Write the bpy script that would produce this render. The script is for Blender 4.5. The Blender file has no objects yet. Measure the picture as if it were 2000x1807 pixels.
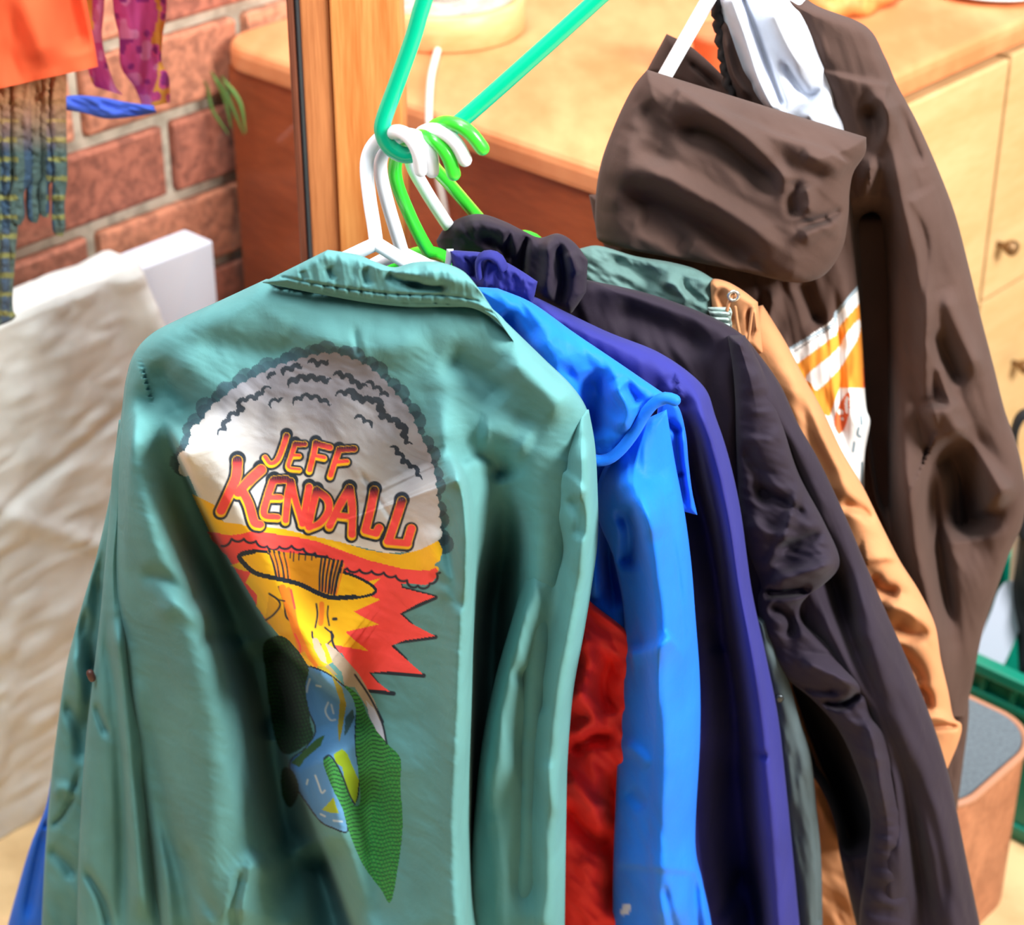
import bpy, math, random
import numpy as np
from mathutils import Vector, Matrix

random.seed(4)
rng = np.random.default_rng(7)
SC = bpy.context.scene
COL = SC.collection

# ------------------------------------------------------------------ camera
CAM = np.array([0.0, 0.0, 1.7])
PITCH = math.radians(30)
FPX = 4000.0
cd = bpy.data.cameras.new('camera')
cd.sensor_width = 36.0
cd.lens = 36.0 * FPX / 2000.0
cd.clip_start = 0.02
cam = bpy.data.objects.new('camera', cd)
COL.objects.link(cam)
cam.location = CAM
cam.rotation_euler = (math.radians(90) - PITCH, 0, 0)
SC.camera = cam
cd.dof.use_dof = True
cd.dof.focus_distance = 1.66
cd.dof.aperture_fstop = 5.6

# ------------------------------------------------------------------ light
SC.view_settings.view_transform = 'Standard'
SC.view_settings.look = 'None'
SC.view_settings.gamma = 1.0
SC.view_settings.use_curve_mapping = False
SC.view_settings.exposure = 0.35
w = bpy.data.worlds.new('world')
SC.world = w
w.use_nodes = True
nt = w.node_tree
nt.nodes.clear()
out = nt.nodes.new('ShaderNodeOutputWorld')
bg = nt.nodes.new('ShaderNodeBackground')
geo = nt.nodes.new('ShaderNodeTexCoord')
sep = nt.nodes.new('ShaderNodeSeparateXYZ')
rmp = nt.nodes.new('ShaderNodeValToRGB')
nt.links.new(geo.outputs['Generated'], sep.inputs[0])
mp = nt.nodes.new('ShaderNodeMapRange')
mp.inputs[1].default_value = -1.0
mp.inputs[2].default_value = 1.0
nt.links.new(sep.outputs['Z'], mp.inputs[0])
nt.links.new(mp.outputs[0], rmp.inputs[0])
e = rmp.color_ramp.elements
e[0].position = 0.40; e[0].color = (0.20, 0.15, 0.115, 1)
e[1].position = 0.80; e[1].color = (0.86, 0.96, 1.10, 1)
el = rmp.color_ramp.elements.new(0.56); el.color = (0.42, 0.40, 0.38, 1)
ym = nt.nodes.new('ShaderNodeMapRange')      # the room behind the viewer is darker than the garden side
ym.inputs[1].default_value = -0.9; ym.inputs[2].default_value = 0.5; ym.inputs[3].default_value = 0.38; ym.inputs[4].default_value = 1.15
nt.links.new(sep.outputs['Y'], ym.inputs[0])
wm = nt.nodes.new('ShaderNodeVectorMath'); wm.operation = 'SCALE'
nt.links.new(rmp.outputs[0], wm.inputs[0]); nt.links.new(ym.outputs[0], wm.inputs['Scale'])
nt.links.new(wm.outputs[0], bg.inputs[0])
bg.inputs[1].default_value = 0.27
nt.links.new(bg.outputs[0], out.inputs[0])


def area(name, loc, target, size, power, col):
    l = bpy.data.lights.new(name, 'AREA')
    l.shape = 'RECTANGLE'
    l.size = size[0]; l.size_y = size[1]
    l.energy = power
    l.color = col
    o = bpy.data.objects.new(name, l)
    COL.objects.link(o)
    o.location = loc
    d = Vector(target) - Vector(loc)
    o.rotation_euler = d.to_track_quat('-Z', 'Y').to_euler()
    return o


area('window_daylight', (2.1, 0.35, 2.35), (0.0, 1.6, 1.0), (0.8, 1.1), 150, (1.0, 0.98, 0.95))
area('left_fill', (-0.75, 0.7, 2.6), (-0.5, 2.1, 0.8), (0.6, 0.6), 25, (0.97, 0.98, 1.0))  # added fill lamp, brightens the cloths, bricks and canvas behind the glass
area('roof_daylight', (-0.1, 1.9, 3.3), (0.0, 1.8, 0.5), (2.0, 1.4), 88, (0.95, 0.98, 1.0))
area('front_fill', (0.3, -0.3, 3.3), (-0.2, 1.8, 1.1), (0.9, 0.9), 5, (0.97, 0.98, 1.0))  # weak fill lamp added high in front, stands for no real opening

# ------------------------------------------------------------------ pixel <-> world helpers
CP, SP = math.cos(PITCH), math.sin(PITCH)


def ray(px, py):
    a = (np.asarray(px, float) - 1000.0) / FPX
    b = (903.5 - np.asarray(py, float)) / FPX
    return np.stack([a, CP + b * SP, -SP + b * CP], -1)


def at_z(px, py, z):
    r = ray(px, py)
    return CAM + r * ((z - CAM[2]) / r[2])


def at_plane(px, py, p, n):
    r = ray(px, py)
    return CAM + r * (np.dot(np.asarray(p) - CAM, n) / np.dot(r, n))


def depth_vert(px, py, y0, yaw):
    """distance along the ray to the vertical plane Y = y0 - tan(yaw) * X"""
    r = ray(px, py)
    return y0 / (r[..., 1] + math.tan(yaw) * r[..., 0])


def at_y(px, py, y0, yaw=0.0):
    return CAM + ray(px, py) * np.asarray(depth_vert(px, py, y0, yaw))[..., None]


# ------------------------------------------------------------------ scene graph helpers
def empty(name, loc, label=None, cat=None, group=None, kind=None):
    o = bpy.data.objects.new(name, None)
    COL.objects.link(o)
    o.location = loc
    o.empty_display_size = 0.05
    tag(o, label, cat, group, kind)
    return o


def tag(o, label=None, cat=None, group=None, kind=None):
    if label: o['label'] = label
    if cat: o['category'] = cat
    if group: o['group'] = group
    if kind: o['kind'] = kind
    return o


def make(name, V, F, m, parent=None, smooth=True, origin=None, cols=None):
    V = np.asarray(V, float)
    if parent is not None:
        pr = parent
        off = np.zeros(3)
        while pr is not None:
            off = off + np.array(pr.location)
            pr = pr.parent
        V = V - off
        loc = (0, 0, 0)
    else:
        loc = V.mean(0) if origin is None else np.asarray(origin, float)
        V = V - loc
    me = bpy.data.meshes.new(name)
    me.from_pydata([], [], []) if False else None
    if isinstance(F, np.ndarray) and F.ndim == 2:
        nf, k = F.shape
        me.vertices.add(len(V)); me.vertices.foreach_set('co', V.astype(np.float32).ravel())
        me.loops.add(nf * k); me.loops.foreach_set('vertex_index', F.astype(np.int32).ravel())
        me.polygons.add(nf)
        me.polygons.foreach_set('loop_start', np.arange(0, nf * k, k, dtype=np.int32))
        me.update(calc_edges=True)
        me.validate()
    else:
        me.from_pydata([tuple(v) for v in V], [], [tuple(int(i) for i in f) for f in F])
        me.update()
    me.polygons.foreach_set('use_smooth', [smooth] * len(me.polygons))
    if cols is not None:
        ca = me.color_attributes.new('Col', 'FLOAT_COLOR', 'POINT')
        c4 = np.ones((len(V), 4), np.float32); c4[:, :3] = cols
        ca.data.foreach_set('color', c4.ravel())
    if m is not None: me.materials.append(m)
    o = bpy.data.objects.new(name, me)
    COL.objects.link(o)
    o.location = loc
    if parent is not None: o.parent = parent
    return o


# ------------------------------------------------------------------ materials
def lin(c):
    c = np.asarray(c, float) / 255.0
    return np.where(c <= 0.04045, c / 12.92, ((c + 0.055) / 1.055) ** 2.4)


def _principled(name):
    m = bpy.data.materials.new(name)
    m.use_nodes = True
    return m, m.node_tree, m.node_tree.nodes['Principled BSDF']


def solid(name, c, rough=0.5, metal=0.0, spec=0.5, coat=0.0):
    m, t, b = _principled(name)
    b.inputs['Base Color'].default_value = (*lin(c), 1)
    b.inputs['Roughness'].default_value = rough
    b.inputs['Metallic'].default_value = metal
    b.inputs['Specular IOR Level'].default_value = spec
    b.inputs['Coat Weight'].default_value = coat
    return m


def fabric(name, c, c2=None, rough=0.85, weave=1400.0, bump=0.12, crink=0.25, cscale=38.0, attr=False, sheen=0.04, stretch=(1, 1, 1), thin=0.0):
    m, t, b = _principled(name)
    L = t.links.new
    tc = t.nodes.new('ShaderNodeTexCoord')
    mpn = t.nodes.new('ShaderNodeMapping'); mpn.inputs['Scale'].default_value = stretch
    L(tc.outputs['Object'], mpn.inputs[0])
    n1 = t.nodes.new('ShaderNodeTexNoise'); n1.inputs['Scale'].default_value = weave; n1.inputs['Detail'].default_value = 1
    n2 = t.nodes.new('ShaderNodeTexNoise'); n2.inputs['Scale'].default_value = cscale; n2.inputs['Detail'].default_value = 4
    n2.inputs['Distortion'].default_value = 0.6
    n3 = t.nodes.new('ShaderNodeTexNoise'); n3.inputs['Scale'].default_value = 14.0; n3.inputs['Detail'].default_value = 5
    L(tc.outputs['Object'], n1.inputs[0]); L(mpn.outputs[0], n2.inputs[0]); L(tc.outputs['Object'], n3.inputs[0])
    b1 = t.nodes.new('ShaderNodeBump'); b1.inputs['Strength'].default_value = crink; b1.inputs['Distance'].default_value = 0.004
    b2 = t.nodes.new('ShaderNodeBump'); b2.inputs['Strength'].default_value = bump; b2.inputs['Distance'].default_value = 0.0006
    L(n2.outputs[0], b1.inputs['Height']); L(n1.outputs[0], b2.inputs['Height']); L(b1.outputs[0], b2.inputs['Normal'])
    L(b2.outputs[0], b.inputs['Normal'])
    mix = t.nodes.new('ShaderNodeMix'); mix.data_type = 'RGBA'; mix.blend_type = 'MULTIPLY'
    mix.inputs[0].default_value = 1.0
    rp = t.nodes.new('ShaderNodeValToRGB')
    rp.color_ramp.elements[0].position = 0.3; rp.color_ramp.elements[0].color = (0.86, 0.86, 0.86, 1)
    rp.color_ramp.elements[1].position = 0.7; rp.color_ramp.elements[1].color = (1.06, 1.06, 1.06, 1)
    L(n3.outputs[0], rp.inputs[0])
    if attr:
        a = t.nodes.new('ShaderNodeAttribute'); a.attribute_name = 'Col'
        L(a.outputs['Color'], mix.inputs[6])
    else:
        mix.inputs[6].default_value = (*lin(c), 1)
    L(rp.outputs[0], mix.inputs[7])
    L(mix.outputs[2], b.inputs['Base Color'])
    b.inputs['Roughness'].default_value = rough
    b.inputs['Specular IOR Level'].default_value = 0.12
    b.inputs['Sheen Weight'].default_value = sheen
    b.inputs['Sheen Roughness'].default_value = 0.5
    if thin:      # light cloth that lets daylight through
        tr = t.nodes.new('ShaderNodeBsdfTranslucent'); ms = t.nodes.new('ShaderNodeMixShader'); ms.inputs[0].default_value = thin
        L(mix.outputs[2], tr.inputs[0]); L(b.outputs[0], ms.inputs[1]); L(tr.outputs[0], ms.inputs[2])
        L(ms.outputs[0], t.nodes['Material Output'].inputs[0])
    return m


def wood(name, c1, c2, scale=(1, 1, 1), rough=0.4, grain=9.0, spec=0.4):
    m, t, b = _principled(name)
    L = t.links.new
    tc = t.nodes.new('ShaderNodeTexCoord')
    mpn = t.nodes.new('ShaderNodeMapping'); mpn.inputs['Scale'].default_value = scale
    L(tc.outputs['Object'], mpn.inputs[0])
    n = t.nodes.new('ShaderNodeTexNoise'); n.inputs['Scale'].default_value = grain; n.inputs['Detail'].default_value = 6
    n.inputs['Distortion'].default_value = 0.8
    L(mpn.outputs[0], n.inputs[0])
    n2 = t.nodes.new('ShaderNodeTexNoise'); n2.inputs['Scale'].default_value = grain * 7; n2.inputs['Detail'].default_value = 3
    L(mpn.outputs[0], n2.inputs[0])
    ad = t.nodes.new('ShaderNodeMix'); ad.data_type = 'FLOAT'; ad.inputs[0].default_value = 0.35
    L(n.outputs[0], ad.inputs[2]); L(n2.outputs[0], ad.inputs[3])
    rp = t.nodes.new('ShaderNodeValToRGB')
    rp.color_ramp.elements[0].position = 0.36; rp.color_ramp.elements[0].color = (*lin(c2), 1)
    rp.color_ramp.elements[1].position = 0.64; rp.color_ramp.elements[1].color = (*lin(c1), 1)
    L(ad.outputs[0], rp.inputs[0]); L(rp.outputs[0], b.inputs['Base Color'])
    bp = t.nodes.new('ShaderNodeBump'); bp.inputs['Strength'].default_value = 0.08; bp.inputs['Distance'].default_value = 0.002
    L(n2.outputs[0], bp.inputs['Height']); L(bp.outputs[0], b.inputs['Normal'])
    b.inputs['Roughness'].default_value = rough
    b.inputs['Specular IOR Level'].default_value = spec
    return m


def speckled(name, c1, c2, scale=60, rough=0.9, bump=0.4, attr=False):
    m, t, b = _principled(name)
    L = t.links.new
    tc = t.nodes.new('ShaderNodeTexCoord')
    n = t.nodes.new('ShaderNodeTexNoise'); n.inputs['Scale'].default_value = scale; n.inputs['Detail'].default_value = 8
    L(tc.outputs['Object'], n.inputs[0])
    rp = t.nodes.new('ShaderNodeValToRGB')
    rp.color_ramp.elements[0].position = 0.38; rp.color_ramp.elements[1].position = 0.6
    if attr:
        rp.color_ramp.elements[0].color = (0.62, 0.60, 0.60, 1); rp.color_ramp.elements[1].color = (1.1, 1.08, 1.05, 1)
        a = t.nodes.new('ShaderNodeAttribute'); a.attribute_name = 'Col'
        mix = t.nodes.new('ShaderNodeMix'); mix.data_type = 'RGBA'; mix.blend_type = 'MULTIPLY'; mix.inputs[0].default_value = 1
        L(a.outputs['Color'], mix.inputs[6]); L(rp.outputs[0], mix.inputs[7]); L(mix.outputs[2], b.inputs['Base Color'])
    else:
        rp.color_ramp.elements[0].color = (*lin(c2), 1); rp.color_ramp.elements[1].color = (*lin(c1), 1)
        L(rp.outputs[0], b.inputs['Base Color'])
    L(n.outputs[0], rp.inputs[0])
    bp = t.nodes.new('ShaderNodeBump'); bp.inputs['Strength'].default_value = bump; bp.inputs['Distance'].default_value = 0.003
    L(n.outputs[0], bp.inputs['Height']); L(bp.outputs[0], b.inputs['Normal'])
    b.inputs['Roughness'].default_value = rough
    return m


def pane_material(name):
    m = bpy.data.materials.new(name); m.use_nodes = True
    t = m.node_tree; t.nodes.clear(); L = t.links.new
    o = t.nodes.new('ShaderNodeOutputMaterial'); mx = t.nodes.new('ShaderNodeMixShader')
    tr = t.nodes.new('ShaderNodeBsdfTransparent'); gl = t.nodes.new('ShaderNodeBsdfGlossy'); fr = t.nodes.new('ShaderNodeFresnel')
    tr.inputs[0].default_value = (0.97, 0.985, 0.98, 1); gl.inputs['Roughness'].default_value = 0.03
    fr.inputs[0].default_value = 1.45
    gm = t.nodes.new('ShaderNodeNewGeometry'); inv = t.nodes.new('ShaderNodeMath'); inv.operation = 'SUBTRACT'; inv.inputs[0].default_value = 1.0
    mu = t.nodes.new('ShaderNodeMath'); mu.operation = 'MULTIPLY'
    L(gm.outputs['Backfacing'], inv.inputs[1]); L(inv.outputs[0], mu.inputs[0]); L(fr.outputs[0], mu.inputs[1])
    L(mu.outputs[0], mx.inputs[0]); L(tr.outputs[0], mx.inputs[1]); L(gl.outputs[0], mx.inputs[2]); L(mx.outputs[0], o.inputs[0])
    return m


# ------------------------------------------------------------------ numpy helpers
def catmull(P, n, closed=False):
    """n samples through points P (k, dim), evenly spaced in parameter"""
    P = np.asarray(P, float)
    k = len(P)
    if k == 2 and not closed:
        t = np.linspace(0, 1, n)[:, None]
        return P[0] * (1 - t) + P[1] * t
    if closed:
        t = np.linspace(0, k, n, endpoint=False)
        i = np.floor(t).astype(int); f = (t - i)[:, None]
        p0, p1, p2, p3 = P[(i - 1) % k], P[i % k], P[(i + 1) % k], P[(i + 2) % k]
    else:
        t = np.linspace(0, k - 1, n)
        i = np.minimum(np.floor(t).astype(int), k - 2); f = (t - i)[:, None]
        E = np.vstack([2 * P[0] - P[1], P, 2 * P[-1] - P[-2]])
        p0, p1, p2, p3 = E[i], E[i + 1], E[i + 2], E[i + 3]
    return 0.5 * (2 * p1 + (p2 - p0) * f + (2 * p0 - 5 * p1 + 4 * p2 - p3) * f ** 2 + (3 * p1 - p0 - 3 * p2 + p3) * f ** 3)


def catmull_len(P, step):
    """samples through P, evenly spaced in length"""
    Q = catmull(P, max(2, len(P) * 24))
    d = np.r_[0, np.cumsum(np.linalg.norm(np.diff(Q, axis=0), axis=1))]
    n = max(2, int(d[-1] / step) + 1)
    s = np.linspace(0, d[-1], n)
    return np.stack([np.interp(s, d, Q[:, j]) for j in range(Q.shape[1])], -1)


def poly_dist(X, Y, pts):
    """distance, signed side (+ = right of travel on screen, y down) and length parameter to a polyline"""
    pts = np.asarray(pts, float)
    seg = np.linalg.norm(np.diff(pts, axis=0), axis=1)
    tot = seg.sum(); acc = 0.0
    bd = np.full(X.shape, 1e18); bs = np.zeros(X.shape); bt = np.zeros(X.shape)
    for k in range(len(pts) - 1):
        ax, ay = pts[k]; dx, dy = pts[k + 1] - pts[k]
        L2 = dx * dx + dy * dy + 1e-9
        rx, ry = X - ax, Y - ay
        t = np.clip((rx * dx + ry * dy) / L2, 0, 1)
        ex, ey = rx - t * dx, ry - t * dy
        d2 = ex * ex + ey * ey
        mk = d2 < bd
        cr = rx * dy - ry * dx
        bd = np.where(mk, d2, bd); bs = np.where(mk, np.sign(cr), bs); bt = np.where(mk, (acc + t * seg[k]) / tot, bt)
        acc += seg[k]
    return np.sqrt(bd), bs, bt


def vnoise(X, Y, scale, seed=0):
    r = np.random.default_rng(seed)
    G = r.random((64, 64))
    x, y = X / scale, Y / scale
    i, j = np.floor(x).astype(int), np.floor(y).astype(int)
    fx, fy = x - i, y - j
    fx = fx * fx * fx * (fx * (fx * 6 - 15) + 10); fy = fy * fy * fy * (fy * (fy * 6 - 15) + 10)
    g = lambda a, b: G[a % 64, b % 64]
    return ((g(i, j) * (1 - fx) + g(i + 1, j) * fx) * (1 - fy) + (g(i, j + 1) * (1 - fx) + g(i + 1, j + 1) * fx) * fy) * 2 - 1


def wrinkles(X, Y, specs):
    """specs: (amp, along, across, angle_deg, seed)"""
    h = np.zeros(X.shape)
    for amp, la, lc, ang, sd in specs:
        a = math.radians(ang)
        wx = X + 18 * vnoise(X, Y, 130, sd + 50); wy = Y + 18 * vnoise(X, Y, 130, sd + 51)
        U = wx * math.cos(a) + wy * math.sin(a); W = -wx * math.sin(a) + wy * math.cos(a)
        n = vnoise(U * lc / la, W, lc, sd) + 0.4 * vnoise(U * lc / la, W, lc * 0.45, sd + 1)
        h += amp * n
    return h


def fold_height(X, Y, folds):
    H = np.zeros(X.shape)
    for f in folds:
        kind = f[0]
        if kind in ('r', 'v'):           # ridge / valley: pts, width, amp
            _, pts, wd, amp = f[:4]
            end = f[4] if len(f) > 4 else 0.22
            wl, wr = (wd if isinstance(wd, tuple) else (wd, wd))
            P = catmull(pts, len(pts) * 5) if len(pts) > 2 else np.asarray(pts, float)
            R = 2.6 * max(wl, wr)
            mk = (X > P[:, 0].min() - R) & (X < P[:, 0].max() + R) & (Y > P[:, 1].min() - R) & (Y < P[:, 1].max() + R)
            if not mk.any(): continue
            d, s, t = poly_dist(X[mk], Y[mk], P)
            wv = np.where(s > 0, wr, wl)
            tp = np.clip(np.minimum(t, 1 - t) / end, 0, 1) if end > 0 else np.ones_like(t)
            tp = 0.15 + 0.85 * (tp * tp * (3 - 2 * tp))
            hh = amp * np.exp(-(d / wv) ** 2) * tp
            H[mk] += hh if kind == 'r' else -hh
        elif kind == 's':                # step: one side raised, fades away from the edge
            _, pts, soft, decay, amp = f[:5]   # amp>0: right side raised; <0: left side raised
            end = f[5] if len(f) > 5 else 0.15
            P = catmull(pts, len(pts) * 5) if len(pts) > 2 else np.asarray(pts, float)
            R = 3.0 * decay
            mk = (X > P[:, 0].min() - R) & (X < P[:, 0].max() + R) & (Y > P[:, 1].min() - R) & (Y < P[:, 1].max() + R)
            if not mk.any(): continue
            d, s, t = poly_dist(X[mk], Y[mk], P)
            sd = d * s * (1 if amp > 0 else -1)
            tp = np.clip(np.minimum(t, 1 - t) / end, 0, 1) if end > 0 else np.ones_like(t)
            tp = tp * tp * (3 - 2 * tp)
            H[mk] += abs(amp) * tp * (1 / (1 + np.exp(-np.clip(sd / soft, -30, 30)))) * np.exp(-(np.maximum(sd, 0) / decay) ** 2) * np.exp(-(np.maximum(-sd, 0) / decay) ** 2 * 2)
    return H


FOLD = 1.9


def uneven(n0, n1, a, b, lo, hi):
    """parameter samples on 0..1, dense (hi) between a and b"""
    A_ = np.linspace(0, a, max(2, int(a * lo)))[:-1]
    B_ = np.linspace(a, b, max(2, int((b - a) * hi)))[:-1]
    C_ = np.linspace(b, 1, max(2, int((1 - b) * lo)))
    return np.r_[A_, B_, C_]


def piece(name, ribs, parent, m, y0, yaw=0.0, bulge=0.018, edge=45.0, folds=(), wr=(), step=5.0, back=0.018,
          paint=None, doff=0.0, tilt=None, captop=True, capbot=False, us=None, vs=None, edgeamp=None, ridge=None):
    """One closed piece of cloth. ribs: (xl, yl, xr, yr) rows from top to bottom, in photo pixels at the depth of the
    vertical plane Y = y0 - tan(yaw) X; the surface bulges, folds and creases towards the viewer and has a back."""
    R = np.asarray(ribs, float)
    Lc = catmull(R[:, :2], 200); Rc = catmull(R[:, 2:], 200)
    width = np.linalg.norm(Rc - Lc, axis=1)
    hgt = np.r_[0, np.cumsum(np.linalg.norm(np.diff((Lc + Rc) / 2, axis=0), axis=1))]
    if vs is None:
        n = max(6, int(hgt[-1] / step)); vs = np.linspace(0, 1, n)
    if us is None:
        n = max(8, int(width.max() / step)); us = np.linspace(0, 1, n)
    lv = hgt[-1]
    tv = np.interp(vs * lv, hgt, np.linspace(0, 1, 200))
    gi = np.linspace(0, 1, 200)
    Lx = np.interp(tv, gi, Lc[:, 0]); Ly = np.interp(tv, gi, Lc[:, 1]); Rx = np.interp(tv, gi, Rc[:, 0]); Ry = np.interp(tv, gi, Rc[:, 1])
    wv = np.interp(tv, gi, width)
    U, Vv = np.meshgrid(us, vs)
    X = Lx[:, None] * (1 - U) + Rx[:, None] * U
    Y = Ly[:, None] * (1 - U) + Ry[:, None] * U
    ed = np.minimum(U, 1 - U) * wv[:, None]
    if captop: ed = np.minimum(ed, Vv * lv)
    if capbot: ed = np.minimum(ed, (1 - Vv) * lv)
    q = np.clip(ed / edge, 0, 1)
    infl = np.sqrt(np.clip(1 - (1 - q) ** 2, 0, 1))
    H = fold_height(X, Y, folds) * FOLD
    if wr: H = H + wrinkles(X, Y, wr) * 1.5
    H = np.where(H < -0.22, -0.22 + (H + 0.22) * 0.45, H)
    H = H * np.clip(ed / (0.35 * edge), 0, 1) if edgeamp is None else H * np.clip(ed / edgeamp, 0, 1)
    if ridge is not None:                # ridge line along the piece: (u of the crest, height)
        tri = np.minimum(U / ridge[0], (1 - U) / (1 - ridge[0]))
        tri = tri - 0.10 * np.exp(-((U - ridge[0]) / 0.08) ** 2)
        H = H + ridge[1] * tri * np.clip(Vv * lv / 160, 0, 1)
    D = depth_vert(X, Y, y0, yaw) + doff
    if tilt is not None: D = D + tilt(X, Y)
    F_ = CAM + ray(X, Y) * (D - bulge * infl - H)[..., None]
    nv, nu = X.shape
    idx = np.arange(nv * nu).reshape(nv, nu)
    faces = np.stack([idx[:-1, :-1], idx[1:, :-1], idx[1:, 1:], idx[:-1, 1:]], -1).reshape(-1, 4)
    V = [F_.reshape(-1, 3)]
    C_ = None
    if paint is not None: C_ = [paint(X, Y).reshape(-1, 3)]
    # back: coarser columns, same rows, sharing the two side columns
    nb = 19
    ub = np.linspace(0, 1, nb)[1:-1]
    UB, VB = np.meshgrid(ub, vs)
    XB = Lx[:, None] * (1 - UB) + Rx[:, None] * UB; YB = Ly[:, None] * (1 - UB) + Ry[:, None] * UB
    edb = np.minimum(UB, 1 - UB) * wv[:, None]
    if captop: edb = np.minimum(edb, VB * lv)
    qb = np.clip(edb / (edge * 1.4), 0, 1)
    DB = depth_vert(XB, YB, y0, yaw) + doff
    if tilt is not None: DB = DB + tilt(XB, YB)
    sink = np.maximum(0, -(bulge * infl + H))          # the back stays behind every hollow of the front
    sk = np.stack([sink[:, (us >= u_ - 1.3 / (nb - 1)) & (us <= u_ + 1.3 / (nb - 1))].max(1) for u_ in ub], 1)
    DB = DB + np.where(sk > 0.002, sk + 0.004, sk) 
    Bk = CAM + ray(XB, YB) * (DB + 0.002 + back * np.sqrt(np.clip(1 - (1 - qb) ** 2, 0, 1)))[..., None]
    base = nv * nu
    ib = base + np.arange(nv * (nb - 2)).reshape(nv, nb - 2)
    full = np.concatenate([idx[:, :1], ib, idx[:, -1:]], 1)
    fb = np.stack([full[:-1, :-1], full[:-1, 1:], full[1:, 1:], full[1:, :-1]], -1).reshape(-1, 4)
    V.append(Bk.reshape(-1, 3))
    if C_ is not None: C_.append(paint(XB, YB).reshape(-1, 3))
    fl = np.concatenate([faces, fb], 0)
    # caps as fans of quads/triangles from ordered front/back rows
    o = make(name, np.concatenate(V), fl, m, parent, cols=None if C_ is None else np.concatenate(C_))
    return o


def tube(name, pts, r, m, parent=None, seg=12, step=0.004, radii=None, smooth=True, flat=1.0, ret=False):
    """a round (or flattened) rod swept through 3-D points"""
    P = catmull_len(np.asarray(pts, float), step) if len(pts) > 2 else np.linspace(pts[0], pts[1], max(2, int(np.linalg.norm(np.subtract(pts[1], pts[0])) / 0.02) + 1))
    n = len(P)
    T = np.gradient(P, axis=0); T /= np.linalg.norm(T, axis=1)[:, None] + 1e-12
    up = np.array([0, 0, 1.0]) if abs(T[0][2]) < 0.9 else np.array([0, 1.0, 0])
    N = np.cross(T[0], up); N /= np.linalg.norm(N)
    V = []; rr = np.full(n, r) if radii is None else np.interp(np.linspace(0, 1, n), np.linspace(0, 1, len(radii)), radii)
    rings = []
    a = np.linspace(0, 2 * math.pi, seg, endpoint=False)
    for i in range(n):
        N = N - T[i] * np.dot(N, T[i]); N /= np.linalg.norm(N)
        Bn = np.cross(T[i], N)
        rings.append((P[i], T[i], N.copy(), Bn, rr[i]))
    def ring(c, N, Bn, q): return c + np.outer(np.cos(a) * q, N) + np.outer(np.sin(a) * q * flat, Bn)
    c, t, N0, B0, q = rings[0]
    for ph in (80, 55, 28): V.append(ring(c - t * q * math.sin(math.radians(ph)), N0, B0, q * math.cos(math.radians(ph))))
    for c, t, N_, B_, q in rings: V.append(ring(c, N_, B_, q))
    for ph in (28, 55, 80): V.append(ring(c + t * q * math.sin(math.radians(ph)), N_, B_, q * math.cos(math.radians(ph))))
    k = len(V); V = np.concatenate(V)
    F = []
    for i in range(k - 1):
        for j in range(seg):
            j2 = (j + 1) % seg
            F.append((i * seg + j, i * seg + j2, (i + 1) * seg + j2, (i + 1) * seg + j))
    F.append(tuple(range(seg))[::-1]); F.append(tuple((k - 1) * seg + j for j in range(seg)))
    if ret: return V, F
    return make(name, V, F, m, parent, smooth)


def join(parts):
    V, F, o = [], [], 0
    for v, f in parts:
        V.append(np.asarray(v, float)); F += [tuple(i + o for i in q) for q in f]; o += len(v)
    return np.concatenate(V), F


def obox(c, ax, ay, az, hx, hy, hz, bev=0.0, seg=2):
    """oriented box (centre, axes, half sizes), optionally with rounded edges"""
    import bmesh
    bm = bmesh.new()
    bmesh.ops.create_cube(bm, size=2)
    for v in bm.verts: v.co = Vector((v.co.x * hx, v.co.y * hy, v.co.z * hz))
    if bev: bmesh.ops.bevel(bm, geom=bm.edges[:], offset=bev, segments=seg, profile=0.5, affect='EDGES')
    bm.verts.index_update()
    V = np.array([c + ax * v.co.x + ay * v.co.y + az * v.co.z for v in bm.verts])
    F = [tuple(v.index for v in f.verts) for f in bm.faces]
    bm.free()
    return V, F


def lathe(c, prof, seg=48):
    """prof: (radius, height) list; axis +Z through c"""
    a = np.linspace(0, 2 * math.pi, seg, endpoint=False)
    V = []; F = []
    for r, h in prof: V += [(c[0] + r * math.cos(t), c[1] + r * math.sin(t), c[2] + h) for t in a]
    for i in range(len(prof) - 1):
        for j in range(seg):
            j2 = (j + 1) % seg
            F.append((i * seg + j, i * seg + j2, (i + 1) * seg + j2, (i + 1) * seg + j))
    F.append(tuple(range(seg))[::-1]); F.append(tuple((len(prof) - 1) * seg + j for j in range(seg)))
    return V, F


Zv = np.array([0, 0, 1.0])
A = np.array([0.6785, 0.7346, 0.0]); A /= np.linalg.norm(A)       # along the brick wall and the drawer fronts
B = np.array([-A[1], A[0], 0.0])                                # from the drawer front back to the wall
K = at_z(1266, 420, 0.867) * [1, 1, 0] + [0, 0, 0.9]
B0 = at_z(403, 131, 0.867)
LB = float(np.dot(B0 - K, B))
W0 = K + B * (LB + 0.012)
W0[2] = 0

# ================================================================== SETTING
m_floor = speckled('floor_vinyl', (226, 190, 140), (205, 168, 120), 14, 0.6, 0.05)
V, F = obox(np.array([0.6, 2.2, -0.02]), np.array([1., 0, 0]), np.array([0, 1., 0]), Zv, 2.6, 2.4, 0.02)
tag(make('floor', V, F, m_floor, smooth=False), kind='structure')

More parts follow.
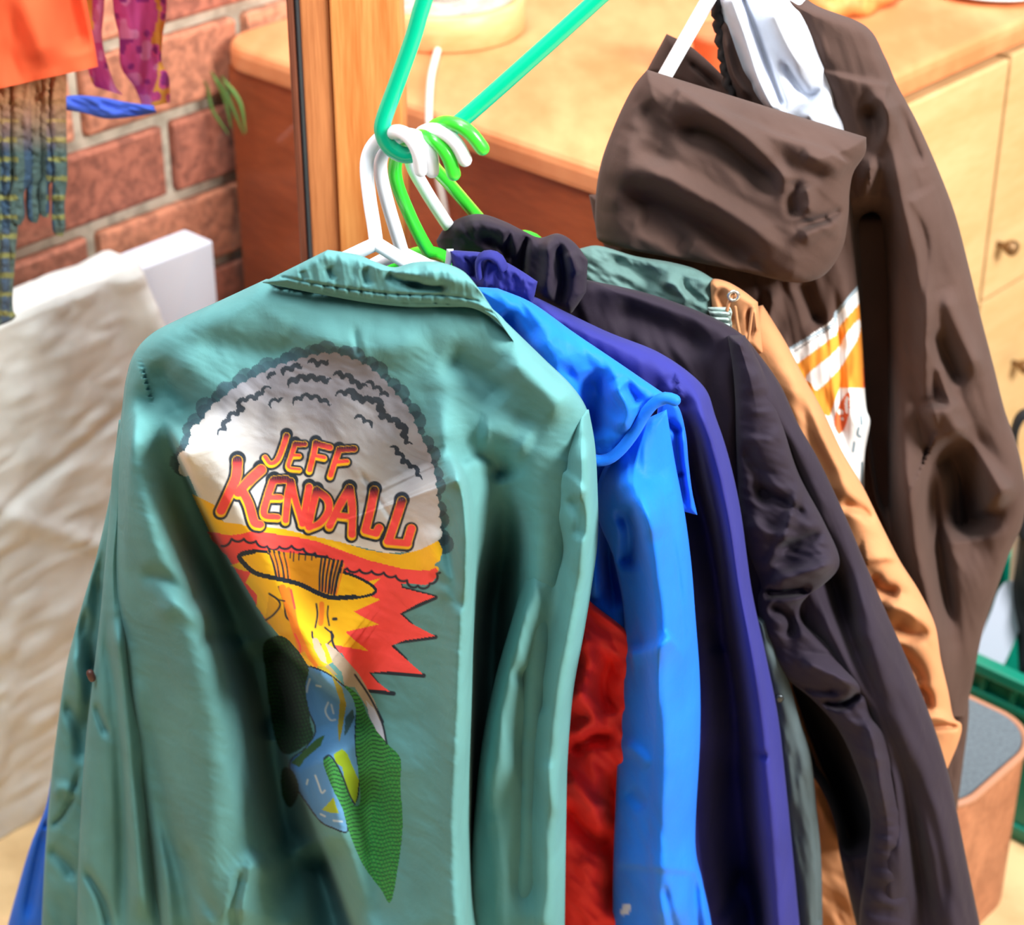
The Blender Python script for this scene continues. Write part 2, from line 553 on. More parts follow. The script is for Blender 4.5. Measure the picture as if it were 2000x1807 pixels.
# brick wall: mortar slab + bricks in one mesh
m_mortar = speckled('mortar', (196, 184, 166), (160, 150, 134), 40, 0.95, 0.5)
m_brick = speckled('brick', None, None, 75, 0.93, 0.7, attr=True)
wl = empty('wall_left', W0, kind='structure')
V, F = obox(W0 + A * 0.35 + B * 0.06 + Zv * 0.85, A, B, Zv, 1.75, 0.055, 0.85)
make('mortar', V, F, m_mortar, wl, smooth=False)
Vs = []; Fs = []; Cs = []
palette = [(214, 150, 118), (196, 126, 98), (220, 160, 128), (178, 108, 88), (206, 138, 110), (170, 102, 82)]
base = obox(np.zeros(3), A, B, Zv, 0.1165, 0.012, 0.0450, 0.005, 2)
off = 0
for r in range(17):
    z = 0.817 - 0.107 * 8 + 0.107 * r + 0.0535
    for k in range(-6, 9):
        u = -0.20 + 0.25 * k + 0.125 + (0.125 if r % 2 else 0)
        Vb = base[0] + (W0 + A * u + Zv * z + B * (0.004 + random.uniform(-.0015, .0015)))
        Vb = Vb + rng.normal(0, 0.0007, Vb.shape)
        Vs.append(Vb); Fs += [tuple(i + off for i in f) for f in base[1]]; off += len(Vb)
        c = lin(random.choice(palette)) * random.uniform(0.85, 1.1)
        Cs.append(np.tile(c, (len(Vb), 1)))
make('bricks', np.concatenate(Vs), Fs, m_brick, wl, smooth=False, cols=np.concatenate(Cs))

# window: glass pane, timber post beside it
GY = 1.86
m_post = wood('post_pine', (224, 150, 84), (196, 112, 52), (14, 14, 0.9), 0.45, 3.2)
m_stile = wood('stile_pine', (196, 124, 74), (160, 92, 50), (16, 16, 0.9), 0.5, 4.0)
m_metal = solid('seal_aluminium', (150, 150, 158), 0.35, 0.8)
win = empty('window_1', (-0.6, GY, 0), kind='structure')
X1, X2 = np.array([1., 0, 0]), np.array([0, 1., 0])
def xat(px, py, y): return float(at_y(px, py, y)[0])
xs = {k: xat(k, 300, GY) for k in (578, 592, 604, 612, 658, 790)}
def vbar(x0, x1, ya, yb, z0=0.0, z1=2.1, bev=0.002):
    return obox(np.array([(x0 + x1) / 2, (ya + yb) / 2, (z0 + z1) / 2]), X1, X2, Zv, (x1 - x0) / 2, (yb - ya) / 2, (z1 - z0) / 2, bev)
V, F = vbar(float(W0[0] - A[0] * (W0[1] - GY) / A[1]) + 0.035, xs[578] + 0.004, GY - 0.003, GY + 0.003, 0.0, 2.1, 0)
make('glass_pane', V, F, pane_material('pane_glass'), win, smooth=False)
V, F = vbar(xs[578], xs[592], GY - 0.012, GY + 0.03); make('glazing_bead', V, F, wood('bead_wood', (120, 68, 48), (92, 48, 34), (16, 16, 1), 0.4, 4), win, smooth=False)
V, F = vbar(xs[592], xs[604], GY - 0.008, GY + 0.03); make('metal_seal', V, F, m_metal, win, smooth=False)
V, F = vbar(xs[604], xs[658], GY - 0.016, GY + 0.035); make('stile', V, F, m_stile, win, smooth=False)
V, F = vbar(xs[658] + 0.001, xs[790], GY - 0.02, GY + 0.07)
tag(make('trim_1', V, F, m_post, smooth=False), kind='structure')

# ================================================================== DRESSER
m_top = wood('dresser_top_pine', (230, 156, 106), (212, 128, 80), (2.4, 1.0, 2), 0.42, 2.6)
m_lip = wood('dresser_lip_pine', (214, 138, 84), (180, 104, 58), (2, 2, 2), 0.4, 8)
m_side = wood('dresser_side_red', (178, 90, 50), (146, 70, 36), (1.6, 1.6, 7), 0.45, 3.0)
m_front = wood('drawer_front_cream', (214, 178, 128), (198, 160, 108), (1.5, 1.5, 6), 0.5, 3)
m_knob = solid('knob_brass', (128, 96, 62), 0.35, 0.6)
dr = empty('chest_of_drawers', (K[0], K[1], 0), 'pine chest of drawers with red brown side panel and cream drawer fronts', 'chest of drawers')
LA = 1.15
cx = K + A * (LA / 2) + B * (LB / 2)
def round_plan(c, la, lb, r, n=8):
    pts = []
    for (sx, sy), a0_ in (((1, -1), -90), ((1, 1), 0), ((-1, 1), 90), ((-1, -1), 180)):
        for k in range(n + 1):
            a = math.radians(a0_ + 90 * k / n)
            pts.append(c + A * (sx * (la - r) + r * math.cos(a)) + B * (sy * (lb - r) + r * math.sin(a)))
    return np.array(pts)
rings = []
for ins, zz_ in ((0.006, 0.867), (0.001, 0.869), (0.0, 0.874), (0.0, 0.888), (0.002, 0.895), (0.006, 0.899), (0.012, 0.900)):
    rings.append(round_plan(cx * [1, 1, 0], LA / 2 - ins, LB / 2 - ins, 0.05 - ins) + Zv * zz_)
nr = len(rings[0]); F = []
for i in range(len(rings) - 1):
    for j in range(nr): F.append((i * nr + j, i * nr + (j + 1) % nr, (i + 1) * nr + (j + 1) % nr, (i + 1) * nr + j))
F.append(tuple(range(nr))[::-1]); F.append(tuple((len(rings) - 1) * nr + j for j in range(nr)))
ttop = make('tabletop', np.concatenate(rings), F, m_top, dr, smooth=False)
in_ = 0.012
V, F = obox(np.array([0, 0, 0.43]) + (K + A * (in_ + 0.01) + B * (LB / 2)) * [1, 1, 0], A, B, Zv, 0.01, LB / 2 - in_, 0.4365, 0.001)
make('side_panel', V, F, m_side, dr, smooth=False)
V, F = obox(np.array([0, 0, 0.43]) + (cx + A * 0.0) * [1, 1, 0] + B * 0.02, A, B, Zv, LA / 2 - in_ - 0.02, LB / 2 - in_ - 0.02, 0.4365, 0.001)
make('carcass', V, F, m_front, dr, smooth=False)
# a face frame post then two columns of drawers
fp = K * [1, 1, 0] + B * in_
V, F = obox(fp + A * 0.055 + Zv * 0.43 + B * 0.01, A, B, Zv, 0.035, 0.012, 0.4365, 0.001)
make('face_frame', V, F, m_front, dr, smooth=False)
def drawer(u0, u1, z0, z1, ku, kz):
    V, F = obox(fp + A * (u0 + u1) / 2 + Zv * (z0 + z1) / 2 - B * 0.004, A, B, Zv, (u1 - u0) / 2 - 0.0012, 0.012, (z1 - z0) / 2 - 0.0012, 0.002, 2)
    d = make('drawer', V, F, m_front, dr, smooth=False)
    kp = fp + A * ku + Zv * kz - B * 0.016
    prof = [(0.004, 0), (0.004, 0.008), (0.0075, 0.013), (0.0105, 0.019), (0.011, 0.023), (0.009, 0.028), (0.004, 0.030)]
    V, F = lathe((0, 0, 0), prof, 20)
    V = np.array(V)
    V = kp + np.outer(V[:, 0], A) + np.outer(V[:, 1], Zv) + np.outer(V[:, 2], -B)
    make('knob', V, F, m_knob, d)
for zt, zb, kz in ((0.862, 0.520, 0.597), (0.518, 0.262, 0.388), (0.260, 0.012, 0.136)):
    drawer(0.712, 1.13, zb, zt, 0.735 if zt > 0.8 else 0.822, kz)
V, F = obox(fp + A * 0.405 + Zv * 0.437 - B * 0.004, A, B, Zv, 0.302, 0.012, 0.42, 0.003, 2)
make('door_panel', V, F, m_front, dr, smooth=False)

# ---- lamp base and its cord on the dresser
m_lampwood = wood('lamp_base_wood', (238, 184, 130), (222, 162, 106), (3, 3, 10), 0.4, 2)
lc = at_z(866, 54, 0.9)
lamp = empty('table_lamp', lc, 'round pale wooden lamp base with grey inset standing on the chest of drawers', 'lamp')
RL = 0.101
V, F = lathe(lc, [(RL - .003, 0), (RL, 0.003), (RL, 0.040), (RL - .003, 0.043), (RL - .012, 0.043), (RL - .013, 0.036)], 64)
make('base', V, F, m_lampwood, lamp)
V, F = lathe(lc + Zv * 0.0355, [(RL - .0135, 0), (RL - .0135, 0.002), (RL - 0.02, 0.0025)], 64)
make('inset_disc', V, F, speckled('lamp_inset', (196, 186, 172), (160, 150, 140), 50, 0.7, 0.1), lamp)
V, F = lathe(lc + Zv * 0.038, [(0.022, 0), (0.021, 0.008), (0.009, 0.014), (0.008, 0.30), (0.0075, 0.31)], 24)
make('stem', V, F, solid('lamp_stem', (170, 160, 150), 0.4), lamp)
m_white = solid('white_plastic', (236, 238, 242), 0.32)
m_cord = solid('cord_white', (232, 224, 216), 0.45)
p = [at_z(858, 88, 0.905), at_z(852, 108, 0.9045), at_z(842, 150, 0.9045), at_z(838, 200, 0.9045), at_z(838, 245, 0.9045)]
sn = K - A * 0.006
p += [at_plane(842, 274, sn, A), at_plane(852, 330, sn, A), at_plane(866, 395, sn, A), at_plane(874, 450, sn, A), at_plane(878, 520, sn, A), at_plane(880, 800, sn, A)]
tube('power_cord', p, 0.0042, m_cord, lamp)

# things at the back of the dresser top
m_terra = solid('terracotta', (196, 104, 60), 0.7)
tp = at_z(1398, 150, 0.9)
V, F = lathe(tp, [(0.022, 0), (0.024, 0.003), (0.030, 0.045), (0.032, 0.047), (0.032, 0.056), (0.028, 0.056), (0.024, 0.01)], 40)
tag(make('flowerpot', V, F, m_terra), 'small terracotta pot on the chest behind the dark hoodie collar', 'pot')
m_drift = wood('driftwood', (224, 160, 88), (176, 104, 48), (4, 4, 4), 0.6, 4)
def lump(name, pts, rad, m, label, cat, seed=1, **k):
    V, F = tube(name, pts, 0.01, m, seg=18, step=0.006, radii=rad, ret=True, **k)
    V = np.asarray(V); r = np.random.default_rng(seed)
    ph = r.random(3) * 6
    V = V + 0.0022 * np.stack([np.sin(V[:, 1] * 160 + ph[0]), np.sin(V[:, 0] * 140 + ph[1]), np.sin(V[:, 0] * 120 + ph[2])], -1)
    return tag(make(name, V, F, m), label, cat)
lump('driftwood', [at_z(1560, 4, 0.916), at_z(1620, 14, 0.916), at_z(1690, 6, 0.912), at_z(1765, -22, 0.91)], [0.010, 0.015, 0.013, 0.007], m_drift,
     'long gnarled piece of orange brown wood lying on the chest top', 'driftwood', 1)
lump('driftwood', [at_z(1490, -30, 0.915), at_z(1560, -14, 0.916), at_z(1640, -30, 0.914)], [0.009, 0.014, 0.008], m_drift,
     'smaller brown wood piece tucked behind the collar of the brown coat', 'driftwood', 2)
pc = at_z(1935, -22, 0.9)
V, F = lathe(pc, [(0.05, 0), (0.055, 0.002), (0.086, 0.010), (0.088, 0.012), (0.085, 0.013), (0.055, 0.006), (0.01, 0.005)], 48)
tag(make('plate', V, F, solid('plate_white', (238, 238, 234), 0.2)), 'white plate on the far right end of the chest top', 'plate')

# ================================================================== BEHIND THE GLASS
# white box with canvas leaning against the bricks
m_poly = solid('polystyrene', (214, 218, 232), 0.6)
m_canvas = fabric('canvas', (226, 225, 222), crink=0.7, cscale=16, bump=0.3, weave=900)
m_canvas2 = fabric('canvas_fold', (190, 176, 150), crink=0.5, cscale=16)
bn = W0 - B * 0.085           # front plane of the box
bt = at_plane(416, 470, bn, B); zt = bt[2]
ue = float(np.dot(bt - W0, A))
boxc = W0 + A * (ue - 0.42) - B * 0.058 + Zv * (zt / 2)
V, F = obox(boxc, A, B, Zv, 0.42, 0.027, zt / 2, 0.003, 2)
bx = tag(make('polystyrene_slab', V, F, m_poly, smooth=False), 'smooth white slab leaning on the bricks, partly covered by canvas', 'board')
# canvas sheet: draped over slab from u = -inf to about ue-0.13
def canvas_sheet():
    ul = np.linspace(ue - 0.80, ue - 0.115, 150)
    path = [(-0.004, -0.25), (-0.004, 0.0)]
    nB = 12; V = []
    zs = np.concatenate([np.linspace(0.0, 0.999, 170) * zt])
    rows = []
    # down the front (from hem up to the top edge), over the top, little down the back
    for z in zs: rows.append((-0.0895, z))
    for k in range(1, 7):
        a = k / 7 * math.pi / 2; rows.append((-0.0895 + 0.006 * (1 - math.cos(a)), zt + 0.006 * math.sin(a)))
    for b_ in np.linspace(-0.08, -0.032, 10): rows.append((b_, zt + 0.006))
    rows = np.array(rows)
    Uu, Rr = np.meshgrid(ul, np.arange(len(rows)))
    b_ = rows[Rr.astype(int), 0]; z_ = rows[Rr.astype(int), 1]
    fx = (Uu - ue) * 1000; fz = z_ * 1000
    wr_ = 0.0035 * vnoise(fx, fz, 90, 3) + 0.0022 * vnoise(fx, fz, 34, 5) + 0.0012 * vnoise(fx * .5, fz, 14, 8)
    diag = 0.006 * np.exp(-((fx + 330 + (fz - 430) * 0.9) / 14) ** 2) - 0.005 * np.exp(-((fz - 470 - (fx + 300) * 0.35) / 9) ** 2)
    front = (rows[Rr.astype(int), 1] < zt * 0.9995)
    edge_roll = 0.012 * np.exp(-((Uu - (ue - 0.125)) / 0.012) ** 2)
    vr = 0.006 * np.exp(-((Uu - (ue - 0.165)) / 0.012) ** 2)
    disp = np.abs(wr_) * 1.3 + 0.001 + np.where(front, diag, 0) + edge_roll * np.clip((zt + 0.01 - z_) / 0.1, 0.3, 1) - vr * 0.4 + 0.001
    shift = (zt - z_) * 0.28 * np.clip((Uu - ue + 0.35) / 0.25, 0, 1) * front   # the free edge slants down to the right
    P = W0 + np.multiply.outer(Uu + shift, A) + np.multiply.outer(b_ - np.where(front, disp, 0), B)
    P = P + np.multiply.outer(z_ + np.where(front, 0, disp * 0.6), Zv)
    nv, nu = Uu.shape
    idx = np.arange(nv * nu).reshape(nv, nu)
    F = np.stack([idx[:-1, :-1], idx[:-1, 1:], idx[1:, 1:], idx[1:, :-1]], -1).reshape(-1, 4)
    return P.reshape(-1, 3), F
V, F = canvas_sheet()
cs = make('canvas_sheet', V, F, m_canvas)
md = cs.modifiers.new('thick', 'SOLIDIFY'); md.thickness = 0.0012; md.offset = -1
tag(cs, 'creased off-white canvas sheet draped over the white slab by the bricks', 'cloth')

def hanging(name, ribs, m, y0, label, cat, **k):
    root = empty(name, at_y(ribs[0][0], ribs[0][1], y0), label, cat)
    return root

# green plant strands by the corner of the chest
m_leaf = solid('leaf_green', (92, 130, 60), 0.6)
pl_ = empty('trailing_plant', at_plane(470, 300, K, A) - A * 0.03, 'few green strap leaves hanging beside the corner of the chest', 'plant')
for q in ([(418, 150), (438, 190), (452, 250)], [(432, 165), (452, 205), (476, 262)], [(405, 170), (415, 215), (446, 262)], [(440, 160), (468, 200), (480, 258)]):
    pts = [at_plane(x, y, K - A * 0.012, A) for x, y in q]
    pts = [at_plane(q[0][0] - 6, q[0][1] - 10, K - A * 0.016, A)] + pts
    tube('leaf', pts, 0.006, m_leaf, pl_, seg=8, radii=[0.0015, 0.0034, 0.003, 0.001], flat=0.3)
# dark bag in the corner
# ------ scarf with fringe, orange cloth, pink cloth
m_scarf = fabric('scarf_check', (70, 84, 84), attr=True, crink=0.9, cscale=90, bump=0.5, weave=500)
sc = empty('fringed_scarf', at_y(60, 200, 1.97), 'dark green checked scarf with ragged fringe hanging below the orange cloth', 'scarf')
def scarf_paint(X, Y):
    c = np.tile(lin((76, 94, 92)), (*X.shape, 1))
    c2 = lin((58, 78, 100)); k = (np.sin(X / 7.0) > 0.4)[..., None]
    c = np.where(k, c2, c)
    y = ((np.sin(Y / 6.0) > 0.72) & (np.sin(X / 17.0 + 1) > 0.1))[..., None]
    c = np.where(y, lin((132, 130, 78)), c)
    top = np.clip((300 - Y) / 110, 0, 1)[..., None]
    return c * (1 - top) + lin((172, 120, 86)) * top
fr = [(-60, 40, -20, 640, 0), (0, 22, 8, 620, 1), (22, 60, 30, 440, 2), (52, 84, 62, 436, 3), (78, 104, 84, 425, 4), (98, 130, 112, 462, 5), (-30, 10, -10, 520, 6)]
for k, (xa, xb, xm, yb, sd) in enumerate(fr):
    yb_ = yb; wdt = xb - xa
    ribs = [(xa, 120, xb, 120), (xa, 260, xb, 262), (xa + 4, 340, xb + 2, 345), (xm - wdt * .35, yb_ - 60, xm + wdt * .45, yb_ - 62), (xm - wdt * .3, yb_ - 14, xm + wdt * .5, yb_ - 20), (xm - 2, yb_ - 2, xm + 10, yb_)]
    piece('fringe_strand', ribs, sc, m_scarf, 2.140 - 0.004 * (k % 3), -0.35, bulge=0.006, edge=12, step=3.5, wr=[(0.003, 60, 16, 88, sd * 7 + 3), (0.0015, 12, 8, 0, sd + 9)], paint=scarf_paint, back=0.004)

m_orange = fabric('orange_cloth', (255, 108, 66), crink=0.15, cscale=14, rough=0.7, thin=0.2)
orr = empty('orange_cloth', at_y(60, 0, 1.945), 'bright orange cloth hanging at the top behind the glass', 'cloth')
piece('cloth', [(-120, -200, 150, -200), (-120, -60, 160, -60), (-120, 30, 176, 40), (-110, 110, 186, 92), (-60, 186, 192, 130)], orr, m_orange, 2.115, -0.35, bulge=0.012, edge=30, wr=[(0.006, 150, 60, 70, 4)], back=0.01,
      folds=[('r', [(40, -80), (70, 60), (90, 140)], 30, 0.010), ('v', [(130, -80), (140, 30), (160, 110)], 24, 0.010)])
m_pink = fabric('pink_pattern', (190, 60, 130), attr=True, crink=0.5, cscale=50, rough=0.6, thin=0.45)
def pink_paint(X, Y):
    c = np.tile(lin((222, 92, 160)), (*X.shape, 1))
    n = vnoise(X, Y, 22, 11)
    c = np.where((n > 0.35)[..., None], lin((240, 150, 196)), c)
    n2 = vnoise(X, Y, 16, 21)
    edge_ = (X > 302 + 6 * np.sin(Y / 18)) | ((X < 182) & (X > 160))
    c = np.where((edge_ & (n2 > -0.1))[..., None], lin((250, 186, 84)), c)
    c = np.where((edge_ & (n2 < -0.35))[..., None], lin((245, 100, 160)), c)
    c = np.where((n2 < -0.55)[..., None], lin((160, 60, 140)), c)
    return c
pk = empty('patterned_cloth', at_y(250, 0, 2.03), 'pink and orange patterned cloth hanging in front of the bricks', 'cloth')
piece('left_panel', [(150, -200, 206, -200), (150, 0, 204, 0), (160, 80, 200, 80), (176, 150, 222, 160), (186, 170, 240, 186)], pk, m_pink, 2.15, -0.3, bulge=0.01, edge=20, paint=pink_paint, wr=[(0.004, 90, 26, 88, 5)], step=3.5)
piece('right_panel', [(216, -200, 322, -200), (220, 0, 326, 0), (232, 70, 318, 70), (236, 130, 316, 120), (262, 170, 330, 150), (280, 212, 332, 200)], pk, m_pink, 2.145, -0.3, bulge=0.012, edge=24, paint=pink_paint,
      wr=[(0.005, 110, 28, 86, 9)], step=3.5)
m_bluehem = fabric('blue_hem', (80, 110, 225), crink=0.4, cscale=30)
piece('blue_hem', [(112, 190, 116, 214), (150, 186, 160, 220), (200, 190, 208, 232), (250, 200, 262, 228), (300, 206, 306, 220)], pk, m_bluehem, 2.125, -0.3, bulge=0.008, edge=14, step=3, wr=[(0.003, 40, 14, 20, 6)], captop=True, capbot=True)

# ================================================================== HANGERS
m_teal = solid('teal_plastic', (0, 188, 142), 0.28, coat=0.3)
m_lime = solid('lime_plastic', (58, 214, 52), 0.28, coat=0.3)
m_wh = solid('hanger_white', (238, 240, 246), 0.3, coat=0.2)
hy = 1.478   # plane of the big teal hanger (Y)
def P3(x, y, yy): return at_y(x, y, yy)
th = empty('plastic_hanger', P3(770, 290, hy), 'large teal plastic hanger, tilted, with the other hangers hooked on its corner', 'hanger', 'plastic clothes hangers')
loop = [(1170, -420), (1000, -470), (900, -205), (830, -4), (808, 70), (780, 150), (750, 232), (748, 262), (762, 288), (790, 303), (818, 296), (850, 272), (905, 232), (1040, 113), (1165, 0), (1350, -168), (1620, -412), (1640, -450), (1610, -470), (1400, -450), (1170, -420)]
pts = [P3(x, y, hy) for x, y in loop]
tube('frame', pts, 0.0064, m_teal, th, seg=16, step=0.003)
tube('hook', [P3(1000, -468, hy), P3(930, -560, hy), P3(900, -640, hy), P3(930, -700, hy), P3(1000, -710, hy), P3(1040, -660, hy)], 0.006, m_teal, th, seg=14)

def hanger(hookpts, neck, arms, y_neck, m, label, y_arm, yaw=0.2, rr=0.0055):
    """hookpts: (px, py, Y) from tip over the bar to the neck; arms: two lists of px points in the garment's plane"""
    root = empty('plastic_hanger', P3(neck[0], neck[1], y_neck), label, 'hanger', 'plastic clothes hangers')
    pts = [P3(x, y, yy) for x, y, yy in hookpts]
    tube('hook', pts, rr, m, root, seg=14, step=0.003)
    for a in arms:
        pa = [P3(neck[0], neck[1], y_neck)] + [at_y(x, y, y_arm, yaw) for x, y in a]
        tube('arm', pa, rr * 1.02, m, root, seg=12, step=0.004)
    return root

hanger([(822, 332, 1.458), (818, 302, 1.456), (806, 276, 1.458), (788, 260, 1.464), (768, 258, 1.476), (742, 270, 1.492), (722, 296, 1.497), (716, 330, 1.494), (722, 390, 1.484), (730, 440, 1.474), (735, 476, 1.466)], (735, 476),
       [[(700, 492), (640, 522), (500, 600), (340, 690)], [(790, 510), (850, 548), (960, 650), (1080, 770)]], 1.466, m_wh, 'white hanger holding the green jacket, frontmost on the teal hanger', 1.443)
hanger([(844, 334, 1.460), (842, 306, 1.459), (832, 284, 1.461), (814, 268, 1.468), (790, 264, 1.486), (764, 276, 1.502), (746, 304, 1.506), (744, 340, 1.505), (758, 400, 1.508), (776, 460, 1.513), (786, 494, 1.518)], (786, 494),
       [[(740, 512), (690, 545), (560, 650), (420, 760)], [(850, 528), (930, 590), (1080, 700), (1230, 810)]], 1.518, m_wh, 'white hanger holding the bright blue jacket, second on the corner', 1.512)
hanger([(886, 340, 1.452), (878, 312, 1.452), (862, 286, 1.454), (840, 268, 1.462), (814, 268, 1.484), (786, 288, 1.506), (772, 320, 1.520), (776, 360, 1.528), (800, 420, 1.545), (822, 465, 1.555), (838, 492, 1.562)], (838, 492),
       [[(800, 500), (740, 540), (640, 620), (520, 720)], [(872, 505), (940, 560), (1120, 680), (1320, 780)]], 1.562, m_lime, 'lime green hanger holding the navy jacket, third on the corner', 1.574)
hanger([(908, 312, 1.450), (894, 284, 1.450), (874, 264, 1.454), (848, 254, 1.464), (824, 260, 1.490), (808, 286, 1.516), (804, 320, 1.530), (830, 370, 1.560), (864, 424, 1.590), (890, 462, 1.612), (905, 490, 1.622)], (905, 490),
       [[(868, 498), (800, 560), (700, 640)], [(960, 530), (1100, 620), (1380, 720)]], 1.622, m_wh, 'white hanger going into the black jacket hood, fourth on the corner', 1.642)
hanger([(942, 290, 1.448), (922, 264, 1.448), (898, 246, 1.452), (868, 240, 1.464), (844, 252, 1.492), (834, 284, 1.522), (842, 318, 1.548), (880, 362, 1.59), (930, 420, 1.645), (960, 455, 1.675), (975, 470, 1.69)], (975, 470),
       [[(940, 478), (860, 540), (780, 620)], [(1040, 466), (1110, 540), (1290, 640), (1430, 720)]], 1.69, m_lime, 'lime green hanger behind the black jacket, farthest on the corner', 1.702)
# wooden hanger end
tube('hanger_end', [], 0.01, m_drift) if False else None

# ================================================================== GREEN JACKET
YAW = 0.20
m_green = fabric('green_cotton', None, attr=True, crink=0.35, cscale=30, rough=0.8, bump=0.15, sheen=0.04)
GREEN = lin((90, 144, 144))
YG = 1.445
gj = empty('jacket', at_y(700, 600, YG), 'green jacket with a mushroom cloud back print reading JEFF KENDALL, frontmost on the rack', 'jacket', 'jackets hanging together')

# ---- painting helpers (surface print, unlit colour)
class Canvas:
    def __init__(s, X, Y, base):
        s.X, s.Y = X.ravel(), Y.ravel(); s.shape = X.shape
        s.C = np.tile(np.asarray(base, float), (s.X.size, 1))
        s.clip = np.ones(s.X.size, bool)
    def put(s, mk, c, a=1.0):
        if mk.dtype != bool:             # soft mask
            al = (mk * a)[:, None]
            s.C = s.C * (1 - al) + c * al
            return
        mk = mk & s.clip
        s.C[mk] = s.C[mk] * (1 - a) + (c[mk] if isinstance(c, np.ndarray) and c.ndim == 2 else c) * a
    def box(s, P, r=0):
        P = np.asarray(P, float)
        return (s.X >= P[:, 0].min() - r) & (s.X <= P[:, 0].max() + r) & (s.Y >= P[:, 1].min() - r) & (s.Y <= P[:, 1].max() + r)
    def inside(s, P):
        P = np.asarray(P, float); mk = s.box(P); res = np.zeros(s.X.size, bool)
        i = np.nonzero(mk)[0]; x, y = s.X[i], s.Y[i]; r = np.zeros(i.size, bool)
        for k in range(len(P)):
            x1, y1 = P[k - 1]; x2, y2 = P[k]
            if y1 == y2: continue
            r ^= ((y1 > y) != (y2 > y)) & (x < (x2 - x1) * (y - y1) / (y2 - y1) + x1)
        res[i] = r
        return res
    def near(s, P, wd, taper=False):
        P = np.asarray(P, float); mk = s.box(P, np.max(wd) + 1); res = np.zeros(s.X.size, bool)
        i = np.nonzero(mk)[0]
        if not i.size: return res
        d, sd, t = poly_dist(s.X[i], s.Y[i], P)
        if np.ndim(wd): w_ = np.interp(t, np.linspace(0, 1, len(wd)), wd)
        else: w_ = wd
        if taper: w_ = w_ * (1 - 0.85 * t)
        res[i] = d < w_
        return res
    def soft(s, P, wd, fe=1.7):
        P = np.asarray(P, float); mk = s.box(P, np.max(wd) + 3); res = np.zeros(s.X.size)
        i = np.nonzero(mk)[0]
        if not i.size: return res
        d, sd, t = poly_dist(s.X[i], s.Y[i], P)
        res[i] = np.clip((wd - d) / fe + 0.5, 0, 1)
        return res
    def poly(s, P, c, a=1.0, smooth=0):
        if smooth: P = catmull(P, len(P) * smooth, True)
        s.put(s.inside(P), c, a); return P
    def line(s, P, wd, c, a=1.0, smooth=True):
        if smooth and len(P) > 2: P = catmull(P, len(P) * 5)
        s.put(s.soft(P, wd), c, a)
    def circ(s, x, y, r, c, a=1.0):
        s.put((s.X - x) ** 2 + (s.Y - y) ** 2 < r * r, c, a)
    def done(s): return s.C.reshape(*s.shape, 3)


INK = lin((38, 48, 58)); RED = lin((246, 82, 76)); YEL = lin((243, 190, 36)); ORA = lin((238, 134, 44)); GREY = lin((150, 146, 146)); PALE = lin((222, 222, 214))
def q4(*a):     # coordinates read in the lettering close-up
    return [(300 + a[i] * 0.35, 650 + a[i + 1] * 0.35) for i in range(0, len(a), 2)]
def q5(*a):     # coordinates read in the lower close-up
    return [(400 + a[i] / 2.387, 1050 + a[i + 1] / 2.387) for i in range(0, len(a), 2)]

def scallop(P, step, depth):
    """arches strung along a line, bulging to its left (up when drawn left to right)"""
    Q = catmull_len(np.asarray(P, float), 1.2)
    T = np.gradient(Q, axis=0); T /= np.linalg.norm(T, axis=1)[:, None]
    N = np.stack([T[:, 1], -T[:, 0]], -1)
    s_ = np.arange(len(Q)) * 1.2
    h = np.abs(np.sin(s_ / step * math.pi)) ** 0.7
    return Q + N * (h * depth)[:, None]

